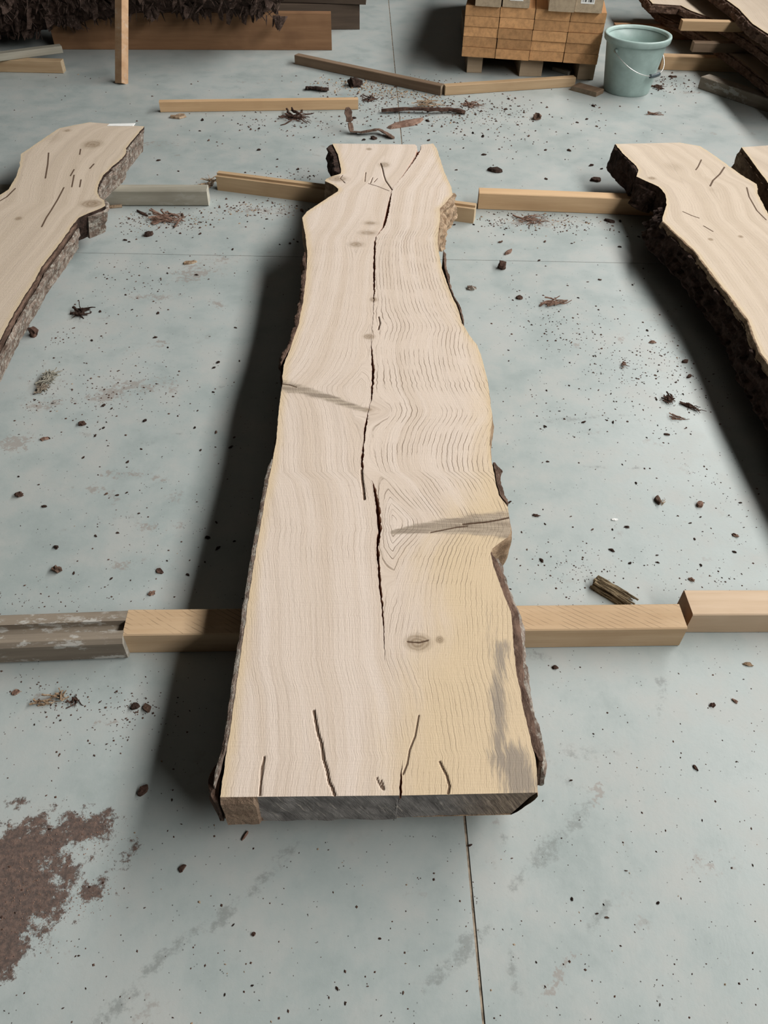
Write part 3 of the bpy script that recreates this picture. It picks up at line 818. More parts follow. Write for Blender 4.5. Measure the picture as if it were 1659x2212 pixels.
bark_strip(lft, x + .004, y, 1, ZB, ZT - .020, .007, M_BARKG, flare=-.030, rough=.006, seed=22, taper=False)
x, y = spanE(EL, 'R', (187, 463), (240, 362))
bark_strip(lft, x, y, 1, ZB, ZT - .010, .009, M_BARKG, flare=-.035, rough=.007, seed=23)
x, y = spanE(EL, 'R', (238, 364), (309, 276))
bark_strip(lft, x, y, 1, ZB, ZT - .006, .007, M_BARKG, flare=-.035, rough=.006, seed=24)

# ---- right slab
Rl = [(2230, 1650), (1985, 1300), (1800, 1010), (1720, 880), (1659, 781), (1645, 764), (1631, 729), (1618, 694), (1590, 656), (1558, 617), (1534, 586), (1506, 548), (1478, 520), (1454, 499), (1432, 477), (1431, 468), (1440, 443), (1437, 419), (1423, 403), (1395, 391), (1375, 381), (1377, 374), (1379, 367), (1374, 358), (1346, 332), (1329, 311)]
Rr = [(2800, 1640), (2350, 1200), (2050, 850), (1850, 660), (1740, 550), (1659, 461), (1637, 419), (1635, 398), (1600, 377), (1548, 339), (1513, 316), (1468, 308)]
ckr = [ck([(1565, 361), (1555, 376), (1540, 390), (1534, 402)], .003), ck([(1515, 345), (1508, 360), (1503, 367)], .0015), ck([(1475, 457), (1495, 466), (1510, 471)], .0015), ck([(1613, 405), (1618, 425), (1635, 455), (1655, 475)], .0015), ck([(1520, 488), (1540, 500)], .0015)]
knr = [kn(1455, 360, 34, 16, .3), kn(1535, 517, 8, 4, 1.0), kn(1408, 385, 14, 5, .7), kn(1600, 511, 8, 4, .9), kn(1540, 410, 24, 12, .25)]
def paintr(P, sap, stain, ring, d): return sap, stain, ring * 0.7, stain
rgt, ER = slab('live_edge_slab', m2(Rl, ZT), m2(Rr, ZT), ZT, ZB, 950, 80, 80, M_SLAB2, 'pale live-edge slab with dark wavy bark edge, right of the middle slab', None, ckr, knr, paintr, None, 0.02, edge_mat=M_BARKD, fall=.0045, groove=0.0)
x, y = spanE(ER, 'L', (2230, 1650), (1432, 477))
bark_strip(rgt, x, y, -1, ZT - .022, ZT + .0005, .005, M_CHIPL, flare=.004, rough=.003, name='inner_bark', seed=30, taper=False)
bark_strip(rgt, x, y, -1, ZB + .001, ZT - .014, .007, M_BARKD, flare=.024, rough=.012, seed=31, taper=False)
x, y = spanE(ER, 'L', (1436, 480), (1440, 430))
bark_strip(rgt, x, y, -1, ZB + .001, ZT - .014, .016, M_BARKD, flare=.030, rough=.016, seed=32)
x, y = spanE(ER, 'L', (1425, 405), (1378, 383))
bark_strip(rgt, x, y, -1, ZB, ZT - .020, .008, M_BARKD, flare=.02, rough=.010, seed=33)
x, y = spanE(ER, 'L', (1376, 372), (1329, 311))
bark_strip(rgt, x, y, -1, ZB, ZT - .003, .006, M_BARKD, flare=.014, rough=.006, seed=34)

# ---- next slab, at the right border
Nl = [(2400, 1100), (2000, 760), (1800, 560), (1700, 440), (1659, 395), (1625, 350), (1602, 318)]
Nr = [(2900, 1100), (2400, 700), (2150, 520), (1950, 400), (1850, 350), (1760, 320), (1735, 309)]
nxt, EN = slab('live_edge_slab', m2(Nl, ZT), m2(Nr, ZT), ZT, ZB, 200, 24, 24, M_SLAB2, 'slab corner with brown side, cut off by the right border below the pile', None, (), (), paintr, None, 0.02, edge_mat=M_BARE)
bark_strip(nxt, EN['L'][0], EN['L'][1], -1, ZB + .002, ZT - .012, .005, M_BARE, flare=.006, rough=.006, seed=44, taper=False)

# ------------------------------------------------------------------ bearers under the slabs
NB = 0.0645
GN = 'bearers under the near ends of the slabs'
GF = 'bearers under the far ends of the slabs'
beam('timber_bearer', at(279, 1411), at(1466, 1396), .064, NB, M_PINES, label='long pale square timber crossing under the near end of the middle slab', group=GN)
beam('timber_bearer', at(1477, 1367), at(1477, 1367) + np.array([1.25, .045, 0]), .066, NB + .0004, M_PALE, label='pale square timber at the right border near the splintered wood chunk', group=GN)
w, h = .078, NB
gp = [(-w / 2 + .008, 0), (w / 2 - .003, 0), (w / 2, .003), (w / 2, h - .003), (w / 2 - .003, h), (.012, h), (.012, h - .016), (-.012, h - .016), (-.012, h), (-w / 2 + .008, h), (-w / 2, h - .008), (-w / 2, .008)]
a_, b_ = at(0, 1436), at(276, 1425)
d_ = (b_ - a_) / np.linalg.norm(b_ - a_)
beam('grooved_bearer', b_ - d_ * 0.95, b_ + d_ * .002, w, h, M_GREY, prof=gp, label='weathered grey timber with a groove along its top, left border', group=GN)

a_, b_ = at(228, 446), at(451, 446)
d_ = (b_ - a_) / np.linalg.norm(b_ - a_)
beam('timber_bearer', b_ - d_ * 1.3, b_, .055, NB, M_GREYG, label='greenish grey timber poking out from under the left slab', group=GF, c=.006)
w, h = .050, NB
tp = [(-w / 2, 0), (w / 2, 0), (w / 2, h - .010), (w / 2 - .014, h - .010), (w / 2 - .014, h), (-w / 2 + .014, h), (-w / 2 + .014, h - .008), (-w / 2, h - .008)]
beam('tongued_bearer', at(470, 411), at(1022, 483), w, h, M_TAN, prof=tp, label='tan tongued timber lying askew under the far end of the middle slab', group=GF)
a_, b_ = at(1032, 452), at(1391, 466)
d_ = (b_ - a_) / np.linalg.norm(b_ - a_)
beam('timber_bearer', a_, a_ + d_ * 1.55, .052, NB, M_PINE, label='orange pale timber running under the far end of the right slab', group=GF)

# ------------------------------------------------------------------ loose pieces on the floor
beam('wood_batten', at(347, 243), at(774, 237), .030, .048, M_PINE, label='pale batten on the open floor beyond the left slab', cat='batten')
beam('wood_batten', at(637, 139), at(951, 207), .042, .046, M_STICK, label='brown batten lying at a slant from the brown board to the lumber stack', cat='batten')
beam('wood_batten', at(961, 207), at(1241, 188), .040, .046, M_TAN, label='short pale batten lying right in front of the lumber stack', cat='batten')
beam('wood_offcut', at(1287, 210), at(1287, 210) + (at(1303, 202) - at(1287, 210)) * 1.0, .15, .022, M_STICK, label='thin dark stick pointing from the batten to the bucket', cat='stick')
beam('wood_offcut', at(229, 452), at(264, 449), .012, .010, M_CHIPL, label='tiny pale stick beside the grey green timber by the left slab', cat='stick')

# leaning post: base on the floor, top resting against the log
topp = aty(262, -330, 4.80)
v_ = Vector(topp - at(262, 181))
pl = v_.length
pf = [(-.031, -.004), (.010, -.026), (.034, .006), (-.006, .028)]
V = []
for i in range(11):
    for (x_, y_) in pf:
        V.append((x_, y_, pl * i / 10))
Fc = [(i * 4 + j, i * 4 + (j + 1) % 4, (i + 1) * 4 + (j + 1) % 4, (i + 1) * 4 + j) for i in range(10) for j in range(4)] + [(3, 2, 1, 0), (40, 41, 42, 43)]
pm = mesh('leaning_post', V, Fc)
po = tag(link('leaning_post', pm, M_POST, None, tuple(at(262, 181))), 'narrow upright post leaning against the shaggy dark log', 'post')
zq = v_.normalized()
po.rotation_euler = Matrix((Vector((1, 0, 0)).cross(zq).cross(zq).normalized() * -1, zq.cross(Vector((1, 0, 0))).normalized(), zq)).transposed().to_euler()

# ------------------------------------------------------------------ lumber stack
sa, sb = at(997, 122, .092), at(1290, 141, .092)
sd = (sb - sa); sw = np.linalg.norm(sd); sd /= sw
sn = np.array([-sd[1], sd[0], 0])
SL = 1.5
rz = math.atan2(sd[1], sd[0])
colw = sw / 4
rowh = .0475
cols = ['leftmost', 'second', 'third', 'rightmost']
rows = ['bottom', 'second-lowest', 'middle', 'second-highest', 'top']
base_me = prism_mesh('lumber_board', box_profile(colw - .003, rowh - .0012, .0015), SL, 6, .0008)
for c_ in range(4):
    for r_ in range(5):
        back = rng.uniform(0, .012)
        p = sa + sd * (colw * (c_ + .5) + rng.uniform(-.0015, .0015)) + sn * (SL / 2 + back)
        me = base_me if (c_ + r_) == 0 else base_me
        o = bpy.data.objects.new('lumber_board', me); COL.objects.link(o)
        if not me.materials: me.materials.append(M_LARCH)
        o.location = (p[0], p[1], .092 + r_ * rowh)
        o.rotation_euler[2] = rz + math.pi / 2
        tag(o, f'orange sawn board, {cols[c_]} column, {rows[r_]} row of the lumber stack', 'board', 'boards of the lumber stack')
zt5 = .092 + 5 * rowh
for i, (px0, px1, name_) in enumerate(((1026, 1083, 'leftmost'), (1085, 1144, 'second'), (1184, 1241, 'third'), (1241, 1300, 'rightmost'))):
    y_ = [15, 17, 26, 28][i]
    a_ = at(px0, y_ - 1, zt5); b_ = at(px1 - 1, y_, zt5)
    wd_ = np.linalg.norm(b_ - a_)
    cx_ = (a_ + b_) / 2 + sn * SL / 2
    me = prism_mesh('beige_beam', box_profile(wd_ - .002, .11, .003), SL, 6, .0006)
    o = link('beige_beam', me, M_BEIGE, None, (cx_[0], cx_[1], zt5), rz + math.pi / 2)
    has = i in (1, 3)
    tag(o, f'beige squared beam on top of the lumber stack, {name_} of four' + (', with a barcode label' if has else ''), 'beam', 'beams on top of the lumber stack')
    if has:
        lab = mesh('barcode_label', [(-.034, 0, -.036), (.034, 0, -.036), (.034, 0, .036), (-.034, 0, .036), (-.034, .0008, -.036), (.034, .0008, -.036), (.034, .0008, .036), (-.034, .0008, .036)],
                   [(0, 1, 2, 3), (7, 6, 5, 4), (0, 4, 5, 1), (1, 5, 6, 2), (2, 6, 7, 3), (3, 7, 4, 0)])
        lo = link('barcode_label', lab, M_LABEL, o, (-SL / 2 - .0012, .0 if i == 1 else .010, .066 if i == 1 else .074), -math.pi / 2)
        lo['label'] = 'white barcode label'
for (p0, p1, y_, nm) in (((1008), 1040, 157, 'left'), (1121, 1169, 165, 'middle'), (1246, 1281, 172, 'right')):
    a_, b_ = at(p0, y_), at(p1, y_ + 1)
    o = beam('stack_bearer', a_, b_, .9, .0915, M_BEIGE, label=f'short squared bearer under the {nm} side of the lumber stack', cat='timber', group='bearers of the lumber stack')
o = beam('bark_splinter', at(1192, 152), at(1226, 163), .03, .018, M_GREYG, label='loose mossy splinter under the lumber stack', cat='splinter')

# ------------------------------------------------------------------ bucket
bc = at(1352, 194)
bk = tag(empty('bucket', tuple(bc)), 'grey green plastic bucket with wire handle beside the lumber stack', 'bucket')
BH, RB, RT = .262, .118, .156
def lathe(name, prof, mat, parent, n=72):
    V, Fc = [], []
    for (r_, z_) in prof:
        for i in range(n):
            a = 2 * math.pi * i / n
            V.append((r_ * math.cos(a), r_ * math.sin(a), z_))
    for k in range(len(prof) - 1):
        for i in range(n):
            j = (i + 1) % n
            Fc.append((k * n + i, k * n + j, (k + 1) * n + j, (k + 1) * n + i))
    me = mesh(name, V, Fc, True)
    return link(name, me, mat, parent)
rat = lambda z: RB + (RT - RB) * z / BH
lathe('body', [(.0005, .006), (RB - .012, .006), (RB - .008, 0), (RB - .002, .0), (RB, .003), (rat(.03), .03), (rat(.1), .1), (rat(.18), .18), (rat(.225), .225), (rat(.24), .24), (rat(.255), .252), (rat(.255) - .004, .252), (rat(.2) - .005, .2), (rat(.1) - .005, .1), (RB - .005, .014), (.0005, .012)], M_BUCKET, bk)
lathe('rim', [(rat(.232), .2315), (rat(.232) + .010, .232), (rat(.24) + .0125, .236), (rat(.25) + .0135, .256), (rat(.255) + .011, .2615), (rat(.255) + .004, .2625), (rat(.25) - .005, .259), (rat(.245) - .006, .248)], M_BUCKET, bk)
def tube(name, pts, r_, mat, parent, n=10):
    V, Fc = [], []
    P = [Vector(p) for p in pts]
    for i, p in enumerate(P):
        t = (P[min(i + 1, len(P) - 1)] - P[max(i - 1, 0)]).normalized()
        a = t.orthogonal().normalized() if i == 0 else (pa - t * pa.dot(t)).normalized()
        pa = a
        b = t.cross(a)
        rr = r_[i] if isinstance(r_, (list, tuple)) else r_
        for k in range(n):
            q = 2 * math.pi * k / n
            V.append(p + (a * math.cos(q) + b * math.sin(q)) * rr)
    for i in range(len(P) - 1):
        for k in range(n):
            j = (k + 1) % n
            Fc.append((i * n + k, i * n + j, (i + 1) * n + j, (i + 1) * n + k))
    Fc.append(tuple(reversed(range(n)))); Fc.append(tuple((len(P) - 1) * n + k for k in range(n)))
    return link(name, mesh(name, [tuple(v) for v in V], Fc, True), mat, parent)
phi = math.radians(38)
e_ = Vector((math.cos(phi), math.sin(phi), 0)); p_ = Vector((math.sin(phi), -math.cos(phi), 0))
zc = .205
def bail(th):
    return e_ * (.160 * math.cos(th)) + (p_ * .158 + Vector((0, 0, -.098))) * math.sin(th) ** .9 + Vector((0, 0, zc))
hd = tube('handle', [bail(math.pi * i / 48) for i in range(49)], .0022, M_WIRE, bk)
tube('grip', [bail(math.pi * (.43 + .14 * i / 8)) for i in range(9)], .0095, M_GRIP, hd, 14)['label'] = 'dark plastic grip'
for s_ in (-1, 1):
    q = e_ * (s_ * (rat(zc) - .002)); q2 = e_ * (s_ * (rat(zc) + .009))
    tube('handle_ear', [(q.x, q.y, zc), (q2.x, q2.y, zc)], .010, M_BUCKET, bk, 16)

# ------------------------------------------------------------------ log and boards on the far left
bd = beam('wide_board', at(120, 107), at(717, 109), .045, .186, M_BROWN, label='wide reddish brown board standing on edge under the shaggy log', cat='board')
log = tag(empty('shaggy_log', (-1.9, 5.0, 0.17)), 'huge dark log with shaggy peeling bark at top left', 'log')
NL, NA = 150, 60
V = []
for i in range(NL):
    f = i / (NL - 1)
    x_ = -3.6 + f * (3.6 - .60)
    taper = 1.0 if f < .9 else 1.0 - ((f - .9) / .1) ** 2 * .35
    for j in range(NA):
        a = 2 * math.pi * j / NA
        ry, rz_ = .33 * taper, .27 * taper
        n1 = noise.fractal(Vector((x_ * 3.0, math.cos(a) * 1.2, math.sin(a) * 1.2)), .8, 2.1, 5)
        n2 = abs(noise.noise(Vector((x_ * 26, math.cos(a) * 5, math.sin(a) * 5))))
        k = 1 + .10 * n1 + .10 * n2
        sag = min(.19, .26 * max(0, (-1.45 - x_)))
        z_ = .445 - sag * .7 + math.sin(a) * rz_ * k
        y_ = 5.03 + math.cos(a) * ry * k
        z_ = max(z_, .1885 if x_ > -2.0 else .06) if y_ > 4.86 else z_
        V.append((x_ + n1 * .03 * (f > .95), y_, z_))
Fc = [(i * NA + j, i * NA + (j + 1) % NA, (i + 1) * NA + (j + 1) % NA, (i + 1) * NA + j) for i in range(NL - 1) for j in range(NA)]
Fc += [tuple(reversed(range(NA))), tuple((NL - 1) * NA + j for j in range(NA))]
me = mesh('log_body', V, Fc)
bm = bmesh.new(); bm.from_mesh(me); bmesh.ops.recalc_face_normals(bm, faces=bm.faces); bm.to_mesh(me); bm.free()
lb = link('log_body', me, M_BARKD, log)
lb.matrix_parent_inverse = Matrix.Translation((1.9, -5.0, -.17))
# peeling flakes of bark
V, Fc = [], []
for _ in range(1500):
    x_ = rng.uniform(-3.0, -.62)
    a = rng.uniform(math.pi * .95, math.pi * 1.62)
    sag = min(.19, .26 * max(0, (-1.45 - x_))) * .7
    bl = 1.02 + .10 * noise.noise(Vector((x_ * 7, a * 3, 1)))
    c = Vector((x_, 5.03 + math.cos(a) * .33 * bl, .445 - sag + math.sin(a) * .27 * bl))
    if c.y > 4.86 and c.z < .22: continue
    nrm = Vector((0, math.cos(a), math.sin(a)))
    ang = rng.gauss(0, .9)
    ax = (Vector((math.sin(ang), 0, -math.cos(ang))) + nrm * rng.uniform(-.3, .7)).normalized()
    sd_ = (ax.cross(nrm).normalized() + nrm * rng.uniform(-.4, .4)).normalized()
    big = rng.random() < .35
    l_, w_ = (rng.uniform(.03, .065), rng.uniform(.012, .03)) if big else (rng.uniform(.015, .06), rng.uniform(.002, .008))
    k = len(V)
    out = nrm * rng.uniform(.002, .03)
    q5 = [c - sd_ * w_ * rng.uniform(.5, 1.2), c + sd_ * w_ * rng.uniform(.5, 1.2), c + ax * l_ * rng.uniform(.5, .9) + sd_ * w_ * rng.uniform(.2, 1.2) + out * .6, c + ax * l_ + out, c + ax * l_ * rng.uniform(.3, .8) - sd_ * w_ * rng.uniform(.3, 1.2) + out * .5]
    q5 = [Vector((p.x, p.y, max(p.z, .192) if p.y > 4.86 else max(p.z, .06))) for p in q5]
    V += [tuple(p) for p in q5]
    V += [tuple(p - nrm * .004) for p in q5]
    Fc += [(k, k + 1, k + 2, k + 3, k + 4), (k + 9, k + 8, k + 7, k + 6, k + 5)] + [(k + i, k + 5 + i, k + 5 + (i + 1) % 5, k + (i + 1) % 5) for i in range(5)]
fl = link('bark_flakes', mesh('bark_flakes', V, Fc), mat_bark('peeling_bark', (0.026, 0.016, 0.012), (0.085, 0.056, 0.045), (0.24, 0.195, 0.175)), log)
fl.matrix_parent_inverse = Matrix.Translation((1.9, -5.0, -.17))
fl['kind'] = 'stuff'
beam('wood_bearer', at(137, 159) + np.array([-1.1, -.02, 0]), at(137, 159), .05, .058, M_TAN, label='brown beam end on the floor at the left border, nearest the shaggy log', cat='timber')
beam('wood_bearer', at(137, 115, .0585) + (at(0, 133, .0585) - at(137, 115, .0585)) * 2.6, at(137, 115, .0585), .05, .034, M_GREYG, z=.0585, label='grey board end lying across the brown beam at the left border', cat='timber')
beam('dark_block', at(560, 66), at(777, 64), .16, .135, M_DARKT, label='dark squared block on the floor behind the brown board', cat='timber')
ob = beam('dark_slab', aty(520, 40, 5.42) * [1, 1, 0], (aty(790, 40, 5.42)) * [1, 1, 0], .4, .10, M_DARKT, z=.137, label='dark slab lying on the dark block, far top left', cat='wood slab')

# ------------------------------------------------------------------ pile of slabs on the far right
GP = 'slab pile at top right'
beam('pile_bearer', at(1425, 151), at(1425, 151) + np.array([1.35, -.02, 0]), .06, .068, M_PINE, label='pale beam on the floor under the slab pile, right of the bucket', cat='timber', group='bearers of the slab pile')
beam('pile_bearer', np.array([1.33, 5.42, 0]), np.array([2.8, 5.40, 0]), .06, .068, M_BROWN, label='brown beam at the back under the slab pile', cat='timber', group='bearers of the slab pile')
def pslab(zb, zt, left, label, mat):
    pts = np.array(left)
    Lw = [(p[0], p[1]) for p in pts]
    Rw = [(p[0] + .55, p[1]) for p in pts]
    r, Ed = slab('live_edge_slab', Lw, Rw, zt, zb, 160, 16, 16, mat, label, None, (), (), None, None, .02, edge_mat=M_BARK)
    r['group'] = GP
    bark_strip(r, Ed['L'][0], Ed['L'][1], -1, zb + .002, zt - .006, .008, M_BARK, flare=.008, rough=.007, seed=zt * 90, taper=False)
    return r, Ed
ps1, e1 = pslab(.0685, .112, [(1.90, 3.9), (1.86, 4.3), (1.83, 4.6), (1.79, 4.9), (1.74, 5.15), (1.62, 5.5), (1.6, 5.9)], 'lowest slab of the pile at top right, just above the pale floor beam', M_SLAB2)
beam('sticker_batten', at(1495, 113, .1125), at(1495, 113, .1125) + np.array([.95, .02, 0]), .045, .046, M_STICK, z=.1125, label='dark grey sticker batten low in the slab pile', cat='batten', group='stickers of the slab pile')
ps2, e2 = pslab(.159, .203, [(1.93, 3.9), (1.89, 4.3), (1.86, 4.6), (1.82, 4.85), (1.77, 5.05), (1.69, 5.2), (1.66, 5.31), (1.50, 5.33), (1.50, 5.9)], 'middle slab of the pile at top right, dark stepped edge', M_SLAB2)
beam('sticker_batten', at(1470, 67, .2035), at(1470, 67, .2035) + np.array([1.05, .01, 0]), .045, .048, M_PINE, z=.2035, label='pale sticker batten poking out high in the slab pile', cat='batten', group='stickers of the slab pile')
ps3, e3 = pslab(.252, .305, [(1.83, 3.9), (1.815, 4.34), (1.795, 4.51), (1.812, 4.79), (1.80, 5.0), (1.78, 5.3), (1.77, 5.9)], 'top slab of the pile at top right, pale sunlit face', M_SLAB2)
beam('grey_bearer', at(1507, 191), at(1507, 191) + (at(1659, 243) - at(1507, 191)) * 2.2, .075, .058, M_GREY, label='grey weathered beam on the floor in front of the slab pile', cat='timber')

# ------------------------------------------------------------------ bark chips, splinters, crumbs
def finish(me):
    bm = bmesh.new(); bm.from_mesh(me); bmesh.ops.recalc_face_normals(bm, faces=bm.faces); bm.to_mesh(me); bm.free()
    zmin = min(v.co.z for v in me.vertices)
    for v in me.vertices: v.co.z -= zmin
    return me

def lump(l, w, h, seed):
    bm = bmesh.new(); bmesh.ops.create_icosphere(bm, subdivisions=2, radius=1)
    for v in bm.verts:
        n1 = noise.noise_vector(v.co * 1.7 + Vector((seed, 0, 0))); n2 = noise.noise(v.co * 4 + Vector((0, seed, 0)))
        c = v.co * (1 + .55 * n2 + .35 * noise.noise(v.co * 8 + Vector((seed, 3, 0)))) + n1 * .5
        v.co = Vector((c.x * l / 2, c.y * w / 2, max(c.z, -.45) * h / 1.6))
    me = bpy.data.meshes.new('chip'); bm.to_mesh(me); bm.free()
    return finish(me)

def flake(l, w, h, seed, curl=.25):
    r = random.Random(seed); n = 9
    rim = [(math.cos(2 * math.pi * i / n) * l / 2 * r.uniform(.7, 1.1), math.sin(2 * math.pi * i / n) * w / 2 * r.uniform(.65, 1.15)) for i in range(n)]
    V, Fc = [], []
    for s_ in (0, 1):
        V.append((0, 0, s_ * h + r.uniform(0, h * .3)))
        for (x_, y_) in rim:
            k = (.9 if s_ else 1.0)
            z_ = s_ * h * r.uniform(.6, 1.1) + curl * (y_ * y_) / w + curl * .5 * (x_ * x_) / l
            V.append((x_ * k, y_ * k, z_))
    for i in range(n):
        j = (i + 1) % n
        Fc += [(0, 1 + j, 1 + i), (n + 1, n + 2 + i, n + 2 + j), (1 + i, 1 + j, n + 2 + j, n + 2 + i)]
    return finish(mesh('chip', V, Fc))

def stick_into(V, Fc, a, b, r0, r1, n=5, seed=0, bend=.15):
    a, b = Vector(a), Vector(b)
    L = (b - a).length; t = (b - a).normalized()
    u = t.orthogonal().normalized(); w_ = t.cross(u)
    S = 6
    k0 = len(V)
    for i in range(S + 1):
        f = i / S
        c = a.lerp(b, f) + noise.noise_vector(Vector((f * 2.3 + seed, seed * 1.7, 0))) * L * bend * (f * (1 - f) * 3)
        rr = (r0 + (r1 - r0) * f) * (1 + .3 * noise.noise(Vector((f * 5, seed, 3))))
        for k in range(n):
            q = 2 * math.pi * k / n
            V.append(tuple(c + (u * math.cos(q) + w_ * math.sin(q) * .7) * rr))
    for i in range(S):
        for k in range(n):
            j = (k + 1) % n
            Fc.append((k0 + i * n + k, k0 + i * n + j, k0 + (i + 1) * n + j, k0 + (i + 1) * n + k))
    Fc.append(tuple(k0 + k for k in reversed(range(n)))); Fc.append(tuple(k0 + S * n + k for k in range(n)))

def bundle(l, w, h, seed, count=14, along=.35, thick=.0022):
    r = random.Random(seed); V, Fc = [], []
    for i in range(count):
        a = r.gauss(0, along)
        L = l * r.uniform(.35, .95)
        c = (r.gauss(0, l * .13), r.gauss(0, w * .28), r.uniform(.1, 1) * h)
        dx, dy, dz = math.cos(a) * L / 2, math.sin(a) * L / 2, r.uniform(-.12, .12) * L
        stick_into(V, Fc, (c[0] - dx, c[1] - dy, c[2] - dz), (c[0] + dx, c[1] + dy, c[2] + dz), thick * r.uniform(.6, 1.6), thick * .4, 4, seed + i * 3.1, .2)
    V = [(x_, y_, max(z_, 0.0)) for (x_, y_, z_) in V]
    return finish(mesh('chip', V, Fc))

def ribbon(pts, w, h, seed):
    """a torn band of bark along a bent path"""
    r = random.Random(seed); V, Fc = [], []
    P = [Vector(p) for p in pts]
    Q = []
    for a, b in zip(P[:-1], P[1:]):
        for i in range(5): Q.append(a.lerp(b, i / 5))
    Q.append(P[-1])
    for i, c in enumerate(Q):
        t = (Q[min(i + 1, len(Q) - 1)] - Q[max(0, i - 1)]).normalized()
        s_ = t.cross(Vector((.15, .2, 1))).normalized() if abs(t.z) < .9 else Vector((.8, .6, 0))
        up = s_.cross(t).normalized()
        ww = w / 2 * (1 + .4 * noise.noise(Vector((i * .7, seed, 0)))) * (0.45 if i in (0, len(Q) - 1) else 1)
        hh = h / 2
        for (a, b) in ((-1, -.6), (0, -1), (1, -.6), (1, .6), (0, 1), (-1, .6)):
            V.append(tuple(c + s_ * a * ww + up * b * hh * r.uniform(.7, 1.2)))
    n = 6
    for i in range(len(Q) - 1):
        for k in range(n):
            j = (k + 1) % n
            Fc.append((i * n + k, i * n + j, (i + 1) * n + j, (i + 1) * n + k))
    Fc.append(tuple(reversed(range(n)))); Fc.append(tuple((len(Q) - 1) * n + k for k in range(n)))
    return finish(mesh('chip', V, Fc))

def put(name, me, px, py, ang, mat, label, cat='bark', group=None, z=0.0):
    me.name = name
    p = at(px, py)
    return tag(link(name, me, mat, None, (p[0], p[1], z), math.radians(ang)), label, cat, group)

def pxw(px, py, n):    # size in metres of n pixels across at that floor point
    return float(np.linalg.norm(at(px + n / 2, py) - at(px - n / 2, py)))

S_ = pxw
put('bark_strip', ribbon([(-.06, 0, .008), (-.02, .005, .010), (.03, -.006, .012), (.06, .004, .010)], .035, .016, 1), 685, 196, -8, M_BARKD, 'dark flat bark strip on the floor below the slanted batten', 'bark')
put('bark_lump', lump(.07, .06, .045, 3), 765, 186, 0, M_BARKD, 'black bark lump on the floor touching the slanted batten', 'bark')
put('bark_flake', flake(.08, .05, .008, 5), 386, 254, 10, M_CHIPL, 'pale brown bark flake below the left end of the loose batten', 'bark')
put('bark_shards', bundle(.17, .09, .018, 7, 18, .8, .004), 640, 257, -25, M_CHIP, 'loose bark shards under the right end of the loose batten', 'bark')
put('bark_strip', ribbon([(-.20, 0, .012), (-.08, .01, .016), (.06, -.002, .018), (.14, .01, .014), (.21, -.012, .010)], .028, .020, 9), 912, 245, 4, M_CHIP, 'long dark bark strip lying in front of the short pale batten', 'bark')
put('splinter_tuft', bundle(.14, .03, .03, 10, 16, .35, .003), 925, 230, 10, M_CHIPL, 'tuft of pale fibres beside the long dark bark strip', 'splinters')
put('bark_slab', flake(.24, .07, .010, 12, .05), 878, 268, 38, M_CHIPR, 'flat reddish bark piece on the floor just beyond the middle slab', 'bark')
put('bent_bark', ribbon([(-.085, .03, .105), (-.075, .02, .05), (-.065, .0, .010), (-.02, -.01, .012), (.06, .012, .020), (.10, -.02, .012), (.13, -.05, .004)], .034, .007, 14), 790, 290, 0, M_BARK, 'bent bark sliver with one end sticking up beyond the middle slab', 'bark')
put('bark_lump', lump(.03, .03, .014, 15), 808, 300, 0, M_BARKD, 'small black bark bit right of the bent bark sliver', 'bark')
put('bark_lump', lump(.045, .04, .03, 16), 1160, 257, 0, M_BARK, 'round brown bark lump on the open floor left of the bucket', 'bark')
put('bark_flake', flake(.075, .035, .012, 17), 1069, 370, -15, M_BARKD, 'dark bark flake above the timber between middle and right slabs', 'bark')
put('bark_lump', lump(.032, .03, .028, 18), 1083, 579, 60, M_CHIP, 'upright brown bark chip right of the thin bark on the middle slab', 'bark')
put('bark_lump', lump(.03, .025, .012, 19), 1018, 624, 0, M_BARKG, 'grey bark crumb close to the far right edge of the middle slab', 'bark')
put('splinter_bundle', bundle(.10, .04, .014, 20, 12, .25, .003), 1195, 657, 12, M_CHIPR, 'reddish splinter bundle on the floor between middle and right slabs', 'splinters')
put('bark_flake', flake(.03, .022, .007, 21), 1122, 645, 0, M_CHIP, 'small brown flake left of the reddish splinter bundle', 'bark')
put('bark_flake', flake(.045, .016, .008, 22), 1098, 546, 50, M_CHIPR, 'narrow reddish flake by the cross joint right of the middle slab', 'bark')
put('bark_shards', bundle(.075, .045, .012, 24, 16, 1.2, .0035), 178, 677, 0, M_BARKD, 'dark bark shard heap beside the left slab', 'bark')
put('bark_lump', lump(.026, .03, .032, 25), 74, 724, 0, M_CHIP, 'standing bark chip near the bark of the left slab', 'bark')
put('bark_shards', bundle(.06, .04, .006, 26, 14, 1.2, .002), 55, 712, 0, M_CHIP, 'thin bark shreds next to the standing chip by the left slab', 'bark')
put('fibre_clump', bundle(.055, .055, .018, 27, 46, 1.5, .0022), 107, 822, 0, M_GREYG, 'olive clump of bark fibres on the left floor', 'splinters')
put('fibre_clump', bundle(.04, .03, .012, 28, 26, 1.5, .0022), 93, 842, 0, M_GREY, 'darker lower clump of fibres touching the olive clump', 'splinters')
put('bark_lump', lump(.02, .015, .010, 29), 178, 917, 10, M_CHIP, 'brown chip below the olive fibre clump', 'bark')
put('bark_lump', lump(.022, .013, .007, 30), 96, 949, 20, M_CHIPR, 'flat reddish chip at the left, under the brown chip', 'bark')
put('bark_lump', lump(.02, .013, .011, 31), 42, 1071, 10, M_CHIP, 'rounded chip at the left border with a pale edge', 'bark')
put('bark_lump', lump(.022, .018, .014, 32), 124, 1232, -20, M_BARK, 'dark angular bark lump above the grooved grey timber', 'bark')
put('bark_lump', lump(.012, .009, .007, 33), 122, 1183, -20, M_BARKD, 'tiny dark chip above the dark angular lump', 'bark')
